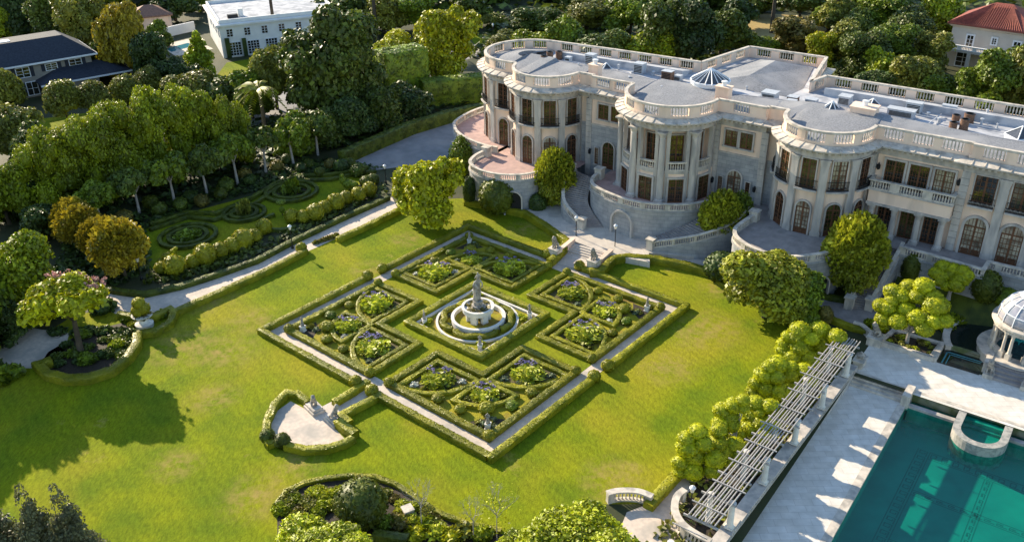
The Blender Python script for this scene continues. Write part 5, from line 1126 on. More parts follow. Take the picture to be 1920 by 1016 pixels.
# ---------------------------------------------------------------- lawn edges and garden hedges
H_ = lambda pts, h: [p[:2] for p in GL(pts, h)]
hedge('lawn_hedge', 'long straight clipped hedge between the left path and the lawn', H_([(318, 586), (420, 541), (500, 505), (574, 467)], .7), .8, .75)
clipped('boxwood_ball', 'round box ball at the end of the left path hedge beside the lamp', 'bush', G(566, 472), .75, 'box', 1.35)
hedge('lawn_hedge', 'second straight hedge of the left path running toward the yellow tree', H_([(632, 446), (690, 420), (748, 391)], .7), .8, .75)
for i in range(9):
    p = G(592+i*4.8, 457-i*1.6); s = random.uniform(.35, .5); tag(mobj('rose_bush', clump_mesh('rust' if i % 2 else 'olive', i % 3, 90, .5, asp=1.2), None, p, (s, s, s*1.4), i), 'small rose bush in the strip between the two left path hedges', 'plant', 'rose bushes between the path hedges')
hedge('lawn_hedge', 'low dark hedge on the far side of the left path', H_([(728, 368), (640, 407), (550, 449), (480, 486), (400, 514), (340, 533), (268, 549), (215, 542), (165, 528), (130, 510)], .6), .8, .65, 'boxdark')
hedge('lawn_hedge', 'hedge curving round the lawn from the mansion corner to the left lion pedestal', H_([(872, 374), (930, 384), (985, 397), (1020, 418), (1062, 448), (1058, 462), (1040, 480), (1030, 488)], .9), .9, .95)
hedge('lawn_hedge', 'curving hedge of the right lawn from the lion pedestal to the dark bush', H_([(1106, 506), (1128, 505), (1140, 492), (1150, 482), (1175, 478), (1230, 482), (1290, 494), (1340, 508)], .9), .95, .95)
hedge('lawn_hedge', 'low edging hedge running under the large tree on the right lawn', H_([(1340, 520), (1380, 545), (1430, 575), (1480, 592), (1530, 600)], .5), .6, .5)
hedge('bed_hedge', 'low hedge at the foot of the left half round terrace', H_([(992, 378), (1020, 388), (1060, 404)], .5), .8, .5, 'boxdark')
hedge('bed_hedge', 'low hedge below the right curved staircase', H_([(1268, 462), (1310, 468), (1352, 482)], .5), .8, .5, 'boxdark')
hedge('bed_hedge', 'low dark hedge in front of the planting left of the straight stairs', H_([(1530, 548), (1560, 556), (1588, 560)], .5), .8, .6, 'boxdark')
hedge('bed_hedge', 'low hedge along the path to the pool terrace', H_([(1560, 597), (1600, 612), (1635, 620)], .5), .8, .6, 'box')
for i, (px, r, h, mn, lb) in enumerate([((932, 394, .4), 2.7, 5.0, 'boxdark', 'large round clipped bush in front of the left half round terrace'), ((882, 381, .3), 1.1, 4.4, 'deep', 'dark clipped column bush left of the large round bush'),
        ((1352, 522), 2.3, 3.6, 'deep', 'dark rounded bush at the left of the large lawn tree'), ((1372, 470), 1.1, 4.0, 'deep', 'dark column bush against the right terrace wall'), ((1008, 398, .1), 1.3, 3.0, 'deep', 'dark bush at the foot of the flowering tree by the left stairs'),
        ((1704, 526, 2.0), 1.15, 3.7, 'boxdark', 'clipped column bush beside the straight stairs'), ((1842, 562, 2.0), 1.7, 3.8, 'boxdark', 'rounded dark bush below the right terrace near the dome'), ((1882, 572, 1.6), 1.6, 2.2, 'mid', 'loose green bush between the dark bush and the dome'),
        ((1545, 605), .9, 2.2, 'rust', 'small brownish bush at the path edge left of the pool stairs'), ((858, 332), 1.2, 1.2, 'boxdark', 'low round bush at the foot of the small tree by the end terrace'), ((1510, 540), 1.6, 2.5, 'deep', 'dark shrub below the right half round terrace arch')]):
    clipped('clipped_bush', lb, 'bush', G(*px), r, mn, h, None, i, 900, .14)
for i, (x, y, s, mn) in enumerate([(1010, 388, 1.0, 'deep'), (1035, 395, 1.1, 'mid'), (1058, 398, .9, 'olive'), (1290, 455, 1.1, 'olive'), (1320, 460, 1.2, 'mid'), (1345, 468, 1.1, 'deep'), (1560, 542, 1.3, 'deep'), (1580, 546, 1.2, 'deep'), (1730, 562, 1.4, 'mid'), (1760, 578, 1.5, 'deep'), (1800, 590, 1.5, 'mid'), (1830, 592, 1.3, 'bright'), (1790, 604, 1.3, 'bright'), (1810, 598, 1.3, 'bright'), (1850, 586, 1.3, 'mid'), (1755, 600, 1.4, 'mid'), (1770, 615, 1.2, 'bright'), (1740, 580, 1.4, 'deep'), (1700, 560, 1.3, 'deep'), (1870, 588, 1.2, 'mid'), (1815, 575, 1.4, 'deep'), (1650, 618, .9, 'pom'), (1632, 608, .8, 'bright')]):
    tag(mobj('shrub', clump_mesh(mn, i % 4, 220, .3, asp=1.3), None, G(x, y), (s, s, s*.9), i), 'low shrub in the planting beds below the terrace walls and stairs', 'shrub', 'shrubs below the terrace walls')
# cloud hedge of clipped balls along the left path
zb = [(1230, 625, 50), (1320, 628, 48), (1410, 600, 62), (1480, 560, 50), (1565, 522, 62), (1640, 487, 48), (1735, 462, 52), (1815, 425, 52), (1028, 705, 56), (960, 768, 50), (870, 800, 72), (790, 845, 58), (705, 880, 58), (590, 915, 78), (490, 965, 52), (360, 995, 74), (255, 1012, 46)]
od_ = ['first', 'second', 'third', 'fourth', 'fifth', 'sixth', 'seventh', 'eighth', 'ninth', 'tenth', 'eleventh', 'twelfth', 'thirteenth', 'fourteenth', 'fifteenth', 'sixteenth', 'seventeenth']
for i, (x, y, r) in enumerate(zb):
    px, py = 240+x/4, 250+y/4; R = r/4*MPP(G(px, py)); b_ = G(px, py+r/4*.75)
    lb = f'clipped ball of the left path hedge, {od_[i]} from the lamp toward the driveway' if i < 8 else f'clipped ball of the left path hedge, {od_[i-8]} from the lamp toward the golden bushes'
    clipped('clipped_ball', lb, 'bush', b_, R*1.05, 'box', R*2.0, 'clipped balls of the cloud hedge', i)
# ring beds
for i, (cx, cy, r1, r2, mn, nm) in enumerate([(353, 445, 3.8, 2.6, 'mid', 'nearest the golden bushes'), (458, 402, 3.0, 1.9, 'olive', 'in the middle of the side lawn'), (547, 362, 3.9, 2.7, 'mid', 'nearest the driveway')]):
    c = G(cx, cy)
    for r, nn in ((r1, 'outer'), (r2, 'inner')): hedge('ring_hedge', f'{nn} ring hedge of the round bed {nm}', [(c[0]+r*math.cos(t), c[1]+r*math.sin(t)) for t in np.linspace(0, 2*math.pi, 29)[:-1]], .55, .5, 'boxdark', True, 'ring hedges of the round beds')
    struct('soil', [(c[0]+(r2-.3)*math.cos(t), c[1]+(r2-.3)*math.sin(t)) for t in np.linspace(0, 2*math.pi, 24)[:-1]], .012, SOIL)
    t = thing('round_bed_shrub', f'leafy shrub in the middle of the round bed {nm}', 'shrub', c, 0, 'shrubs in the round beds'); s = r2*[.75, .55, .5][i]; hh = [1.0, 2.6, 2.6][i]
    mobj('foliage', clump_mesh(mn, i, 260, .3, asp=1.3), t, (0, 0, 0), (s, s, hh)); mobj('foliage', clump_mesh('bright' if i == 2 else mn, i+1, 160, .3, asp=1.3), t, (s*.4, s*.3, hh*.35), (s*.5, s*.5, hh*.7))
    for q in range(6): tag(mobj('bedding_plant', clump_mesh('dark', q % 3, 90, .5, asp=1.2), None, (c[0]+r2*.6*math.cos(q), c[1]+r2*.6*math.sin(q), .01), (.5, .5, .4), q), f'dark bedding plant inside the round bed {nm}', 'plant', f'bedding of the round bed {nm}')
c = G(530, 418); hedge('ring_hedge', 'open half ring hedge beside the break in the cloud hedge', [(c[0]+2.9*math.cos(t), c[1]+2.9*math.sin(t)) for t in np.linspace(2.2, 5.6, 14)], .55, .5, 'boxdark')
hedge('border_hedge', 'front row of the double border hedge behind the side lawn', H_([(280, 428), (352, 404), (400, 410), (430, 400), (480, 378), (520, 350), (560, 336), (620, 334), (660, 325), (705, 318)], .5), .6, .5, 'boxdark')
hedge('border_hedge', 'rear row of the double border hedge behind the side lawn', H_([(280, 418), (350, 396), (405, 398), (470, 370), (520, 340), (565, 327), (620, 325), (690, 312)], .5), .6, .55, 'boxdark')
# topiary animals
def topiary(name, label, base, parts, mn='pom'):
    t = thing(name, label, 'topiary', G(*base)); 
    for x, y, z, r, s in parts: mobj('leaf_mass', ball_mesh(mn, 1, 420, .22, .9, 1.9), t, (x, y, z-1.9*r*s), (r, r, r*s))
    MB().tube([(0, 0, 0), (0, 0, .7)], .08, 6).build('stem', BARK, t)
topiary('topiary_bird', 'bird shaped topiary in golden leaf at the end of the side lawn', (318, 492), [(0, 0, .8, .9, .8), (-.8, -.4, .5, .6, .7), (.6, .4, 1.3, .5, 1.1), (.95, .55, 1.75, .3, 1)], 'yellow')
topiary('topiary_animal', 'animal shaped topiary standing near the driveway end of the cloud hedge', (655, 356), [(0, 0, 1.0, .95, .8), (-.9, .3, 1.5, .6, 1.1), (.8, -.3, 1.0, .7, .8), (-1.0, .4, 2.2, .35, 1)], 'mid')
topiary('topiary_mushroom', 'mushroom shaped topiary on a dark stem beside the half ring hedge', (530, 404), [(0, 0, 2.1, .75, .6), (0, 0, .9, .4, 1.4)], 'mid')
# white-trunked trees in a row
for i, ((tx, ty), (kx, ky), wd) in enumerate([((262, 402), (252, 318), 86), ((329, 385), (318, 290), 88), ((389, 366), (385, 270), 82), ((446, 346), (442, 252), 82), ((499, 326), (494, 240), 80), ((551, 311), (552, 225), 80), ((596, 291), (600, 210), 78), ((190, 420), (180, 340), 82)]):
    ptree('white_trunk_tree', f'white trunked tree in the shaded row behind the side lawn, {["second","third","fourth","fifth","sixth","seventh","last before the driveway","first behind the golden bushes"][i]}', 'tree', (tx, ty), (kx, ky), wd, 'umbrella', 'mid' if i % 2 else 'dark', bark=PALEBARK, group='white trunked trees in a row', n=1700, size=.15)
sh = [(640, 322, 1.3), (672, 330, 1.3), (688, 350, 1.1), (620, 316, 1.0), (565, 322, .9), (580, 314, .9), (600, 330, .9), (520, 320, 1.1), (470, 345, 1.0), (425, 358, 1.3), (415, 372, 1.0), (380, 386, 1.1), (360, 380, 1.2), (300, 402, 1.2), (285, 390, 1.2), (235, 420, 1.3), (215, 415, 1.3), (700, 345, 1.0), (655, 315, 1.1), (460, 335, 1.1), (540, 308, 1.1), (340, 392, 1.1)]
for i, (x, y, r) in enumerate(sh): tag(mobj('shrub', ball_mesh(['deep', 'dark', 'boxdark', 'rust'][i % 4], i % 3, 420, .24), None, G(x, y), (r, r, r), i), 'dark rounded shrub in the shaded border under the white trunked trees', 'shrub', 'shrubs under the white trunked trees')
# golden clipped bushes
for i, (b_, tp, wd, nm) in enumerate([((148, 455), (140, 374), 78, 'hindmost'), ((160, 470), (165, 388), 88, 'second'), ((200, 490), (205, 410), 84, 'third'), ((236, 522), (240, 413), 104, 'front and largest')]):
    ptree('golden_bush', f'golden topped rounded bush, {nm} of the four beside the side lawn', 'bush', b_, tp, wd, 'round', 'gold', n=3400, size=.1, group='golden bushes')
# ---------------------------------------------------------------- left bed and shrub islands
struct('soil', GL([(70, 692), (110, 708), (160, 710), (212, 694), (248, 662), (262, 628), (230, 605), (150, 625), (90, 660)]), .008, SOIL)
hedge('bed_hedge', 'clipped hedge curving round the bed of the pink flowering tree', H_([(96, 672), (70, 680), (88, 697), (125, 706), (165, 704), (208, 690), (240, 665), (256, 640), (257, 622)], .9), .95, .95)
hedge('bed_hedge', 'hedge looping round the urn planter bed beside the lawn', H_([(256, 622), (290, 617), (318, 602), (326, 582), (318, 576), (290, 590), (250, 590), (222, 585)], .8), .8, .8)
t = thing('urn_planter', 'white stone urn overflowing with spiral clipped greenery beside the left path', 'planter', G(272, 612)); MB().lathe([(1.0, 0), (1.05, .5), (.6, .65), (.5, 1.0), (1.15, 1.5), (1.25, 1.7), (.9, 1.7)], n=20).build('urn', WHITE, t)
mobj('planting', clump_mesh('rust', 2, 90, .5, asp=1.2), t, (0, 0, 1.5), (1.1, 1.1, .5))
for x, z, r in ((-.3, 2.2, .85), (.3, 2.5, .8), (-.1, 3.2, .75)): mobj('leaf_mass', ball_mesh('box', 1, 420, .22, .9, 1.9), t, (x, .0, z-1.9*r), (r, r, r))
for i in range(34):
    x, y = random.uniform(100, 245), random.uniform(618, 690); 
    if y > 705-abs(x-150)*.45: y -= 22
    s = random.uniform(.6, 1.1); tag(mobj('shrub', clump_mesh(random.choice(['deep', 'dark', 'deep', 'mid']), i % 4, 220, .3, asp=1.3), None, G(x, y), (s, s, s*.8), i), 'dark low shrub under the pink flowering tree', 'shrub', 'shrubs under the pink flowering tree')
for i, (x, y, s, mn) in enumerate([(222, 650, 1.0, 'bright'), (240, 600, .8, 'mid'), (300, 595, .9, 'mid'), (195, 582, 1.6, 'deep'), (252, 610, .7, 'crape'), (305, 588, .7, 'bright'), (20, 705, 1.5, 'mid'), (0, 715, 1.5, 'bright'), (-20, 700, 1.7, 'dark')]):
    tag(mobj('shrub', clump_mesh(mn, i % 4, 220, .3, asp=1.3), None, G(x, y), (s, s, s), i), ['bright fern in the flowering tree bed', 'green shrub left of the urn planter', 'round green shrub right of the urn planter', 'dark shrub behind the pink flowering tree', 'small pale plant before the urn', 'small bright plant right of the urn', 'shrub at the left frame edge below the path', 'bright shrub at the left frame edge', 'dark shrub at the left frame edge'][i], 'shrub')
pt = ptree('flowering_tree', 'spreading yellow green tree with pink blossom on its right top over the left bed', 'tree', (152, 662), (120, 528), 190, 'umbrella', 'yellow', n=4200, size=.10)
Rr = tuple([c for c in pt.children if c.name.startswith('crown')][0].scale); pt.rotation_euler[2] = 0
for dx, dy, sx, sy, sd in ((.5, .3, .3, .25, 1), (-.2, .45, .4, .15, 2)):
    mobj('blossom', flower_mesh('pink', sd, 22), pt, (Rr[0]*dx, Rr[1]*dy, Rr[2]*(1.28-.25*abs(dx))), (Rr[0]*sx, Rr[1]*sy, Rr[2]*.3))
# ---------------------------------------------------------------- garden trees near the house
ptree('large_tree', 'broad yellow green tree standing on the lawn in front of the driveway', 'tree', (806, 418), (790, 298), 150, 'loose', 'yellow', n=5200, size=.095)
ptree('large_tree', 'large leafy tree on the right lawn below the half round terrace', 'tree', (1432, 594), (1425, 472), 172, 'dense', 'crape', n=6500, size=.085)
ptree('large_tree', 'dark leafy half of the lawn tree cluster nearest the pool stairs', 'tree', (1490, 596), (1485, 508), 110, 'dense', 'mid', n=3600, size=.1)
ptree('crape_myrtle', 'rounded flowering tree growing beside the left curved staircase', 'tree', (1040, 392), (1045, 280), 78, 'round', 'crape', n=3800, size=.1, group='crape myrtles along the mansion')
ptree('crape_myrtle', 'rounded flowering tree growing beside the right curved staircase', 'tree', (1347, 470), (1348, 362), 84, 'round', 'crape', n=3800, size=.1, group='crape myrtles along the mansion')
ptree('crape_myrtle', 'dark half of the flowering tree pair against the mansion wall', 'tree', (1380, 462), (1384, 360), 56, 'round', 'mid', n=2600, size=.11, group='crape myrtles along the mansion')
ptree('crape_myrtle', 'large spiky flowering tree left of the straight staircase', 'tree', (1590, 552), (1603, 405), 116, 'round', 'crape', n=5200, size=.09, group='crape myrtles along the mansion')
ptree('small_tree', 'small round dark tree beside the end terrace wall', 'tree', (868, 330), (872, 258), 54, 'round', 'mid', n=2600, size=.1)
# ---------------------------------------------------------------- foreground bed
struct('soil', GL([(520, 940), (560, 908), (640, 892), (715, 896), (760, 920), (810, 955), (870, 985), (960, 1005), (960, 1080), (520, 1080)]), .010, SOIL)
hedge('bed_hedge', 'thin golden hedge curving round the oval bed at the bottom of the lawn', H_([(516, 945), (538, 918), (570, 902), (615, 893), (660, 889), (705, 892), (740, 904), (772, 924), (800, 945), (835, 964), (880, 980), (940, 992)], .35), .5, .35)
for i in range(60):
    x = random.uniform(528, 830); y0 = 905+abs(x-670)*.18 if x < 670 else 902+(x-670)*.42; y = y0+random.uniform(0, 46)
    if 645 < x < 712 and y > 920: continue
    s = random.uniform(.55, .9); tag(mobj('bedding_plant', clump_mesh(random.choice(['aga', 'aga', 'bright', 'olive', 'rust']), i % 4), None, G(x, y), (s, s, s*.8), i), 'strap leaved plant in the oval bed at the bottom of the lawn', 'plant', 'strap leaved plants of the oval bed')
clipped('clipped_bush', 'big dark clipped dome bush in the oval bed', 'bush', G(680, 975), 2.25, 'boxdark', 4.0, None, 1, 1500, .11)
t = thing('stone_block', 'pale square stone block lying in the oval bed', 'block', G(765, 962), .5); MB().box(0, 0, 0, .85, .85, .55).box(0, 0, .55, .95, .95, .08).build('block', PALE, t)
hedge('bed_hedge', 'short dark hedge at the bottom edge behind the dome bush', H_([(700, 998), (730, 1002), (765, 1008)], .6), .8, .7, 'boxdark')
def bare(label, base, H, seed, lv=0):
    t = thing('bare_sapling', label, 'tree', G(*base)); r = random.Random(seed); b = MB()
    b.tube([(0, 0, 0), (.03, .02, H*.45)], [.05, .04], 6)
    def br(p, d, l, w, n):
        q = p+d*l; b.tube([p, p.lerp(q, .5)+Vector((r.uniform(-.05, .05),)*3), q], [w, w*.8, w*.5], 4)
        if n:
            for _ in range(3): br(q, (d+Vector((r.uniform(-.7, .7), r.uniform(-.7, .7), r.uniform(-.1, .5)))).normalized(), l*.72, w*.55, n-1)
    for k in range(6): br(Vector((.03, .02, H*(.42+.02*k))), Vector((math.cos(k*1.05)*.6, math.sin(k*1.05)*.6, 1)).normalized(), H*.2, .03, 3)
    b.build('branches', PALEBARK, t)
    if lv:
        rg = np.random.default_rng(seed); P = rg.normal(size=(lv, 3))*np.array([.8, .8, .9])+np.array([0, 0, H*.7]); V, Q = leaves(P, nrm(rg.normal(size=(lv, 3))), .16, rg); mobj('crown', npmesh('crown', V, Q, LF['yellow']), t)
bare('grey leafless sapling at the right rim of the oval bed', (791, 988), 5.0, 4)
bare('sparse yellow leaved sapling beside the bright foreground bush', (932, 1012), 5.6, 6, 260); bare('thin sapling with few leaves between the bare one and the bright bush', (888, 1010), 4.2, 9, 30)
ptree('bright_bush', 'bright lime green leafy tree top at the bottom edge left of the dome bush', 'tree', (596, 1100), (596, 1006), 225, 'loose', 'lime', n=9000, size=.055)
ptree('bright_bush', 'bright glossy leafy bush at the bottom edge beside the curved balustrade', 'tree', (1090, 1110), (1080, 968), 240, 'dense', 'lime', n=11000, size=.052)
ptree('bright_bush', 'yellowish leafy bush at the bottom edge left of the glossy bush', 'tree', (965, 1080), (960, 1015), 130, 'loose', 'lime', n=4200, size=.07)
for i, (x, y, tp, wd) in enumerate([(22, 1060, 940, 86), (88, 1060, 908, 78), (155, 1075, 912, 84), (-30, 1050, 960, 70), (190, 1085, 985, 60)]): ptree('grey_conifer', f'grey green upright tree in the bottom left corner, {["second","third","fourth","first at the frame edge","last and lowest"][i]}', 'tree', (x, y), (x+(-10 if x < 100 else 5), tp), wd*1.45, 'cone', 'grey', n=1700, size=.075, group='grey trees in the bottom left corner')
for i, (x, y, mn) in enumerate([(820, 1000, 'aga'), (850, 1008, 'yellow'), (800, 985, 'bright'), (870, 1000, 'olive'), (780, 1005, 'yellow'), (750, 985, 'rust'), (905, 1004, 'bright'), (720, 985, 'mid')]):
    tag(mobj('shrub', clump_mesh(mn, i % 4, 220, .3, asp=1.3), None, G(x, y), (1.0, 1.0, .9), i), 'small leafy shrub along the bottom edge right of the dome bush', 'shrub', 'shrubs right of the dome bush')

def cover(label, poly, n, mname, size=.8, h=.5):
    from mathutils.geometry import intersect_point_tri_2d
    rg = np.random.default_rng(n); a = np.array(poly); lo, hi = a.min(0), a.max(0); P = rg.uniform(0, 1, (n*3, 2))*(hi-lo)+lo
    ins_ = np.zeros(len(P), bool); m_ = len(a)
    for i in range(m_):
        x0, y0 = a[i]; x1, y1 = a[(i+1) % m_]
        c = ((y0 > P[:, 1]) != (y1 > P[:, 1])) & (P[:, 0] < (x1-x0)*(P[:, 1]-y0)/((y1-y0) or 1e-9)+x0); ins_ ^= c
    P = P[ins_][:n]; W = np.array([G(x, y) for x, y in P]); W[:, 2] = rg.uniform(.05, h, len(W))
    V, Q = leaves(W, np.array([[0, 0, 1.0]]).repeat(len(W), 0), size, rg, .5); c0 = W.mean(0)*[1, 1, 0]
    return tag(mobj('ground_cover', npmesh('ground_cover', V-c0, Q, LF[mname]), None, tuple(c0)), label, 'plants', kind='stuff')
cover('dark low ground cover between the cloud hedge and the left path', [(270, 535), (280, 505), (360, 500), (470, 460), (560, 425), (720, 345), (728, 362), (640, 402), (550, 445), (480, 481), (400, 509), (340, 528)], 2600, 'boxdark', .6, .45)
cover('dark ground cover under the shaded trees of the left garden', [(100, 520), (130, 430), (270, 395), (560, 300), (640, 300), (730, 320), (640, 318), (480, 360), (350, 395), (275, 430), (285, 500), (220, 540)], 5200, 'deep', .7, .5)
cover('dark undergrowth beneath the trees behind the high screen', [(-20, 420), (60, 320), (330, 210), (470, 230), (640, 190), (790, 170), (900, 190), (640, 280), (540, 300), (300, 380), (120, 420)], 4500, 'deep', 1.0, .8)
# ---------------------------------------------------------------- big hedges and trees on the left
for i, (x, y, tx, ty, wd) in enumerate([(95, 372, 88, 262, 100), (140, 362, 138, 236, 100), (185, 352, 185, 215, 100), (232, 340, 236, 200, 100), (280, 326, 285, 182, 100), (325, 314, 330, 166, 98), (372, 302, 372, 164, 94), (415, 292, 412, 178, 84), (450, 284, 446, 196, 70)]):
    ptree('hedge_tree', f'tall dense tree in the high sunlit screen left of the garden, {od_[i]} from the left', 'tree', (x, y+26), (tx, ty), wd, 'wall', 'screen', n=5200, size=.075, group='trees of the high sunlit screen')
hedge('tall_hedge', 'dark trimmed hedge along the far edge of the driveway', H_([(640, 292), (700, 266), (770, 236), (850, 212), (915, 200)], 1.5), 1.6, 2.2, 'boxdark', leaf=.3, dens=14)
hedge('tall_hedge', 'high trimmed hedge with a flat sunlit top behind the driveway', H_([(790, 156), (850, 150), (930, 142), (1000, 136)], 4.5), 4.0, 5.0, 'mid', leaf=.4, dens=9)
hedge('tall_hedge', 'tall block of trimmed hedge between the dark oak and the pale tree', H_([(712, 118), (755, 110), (790, 104)], 8), 6.0, 10.0, 'mid', leaf=.5, dens=8)
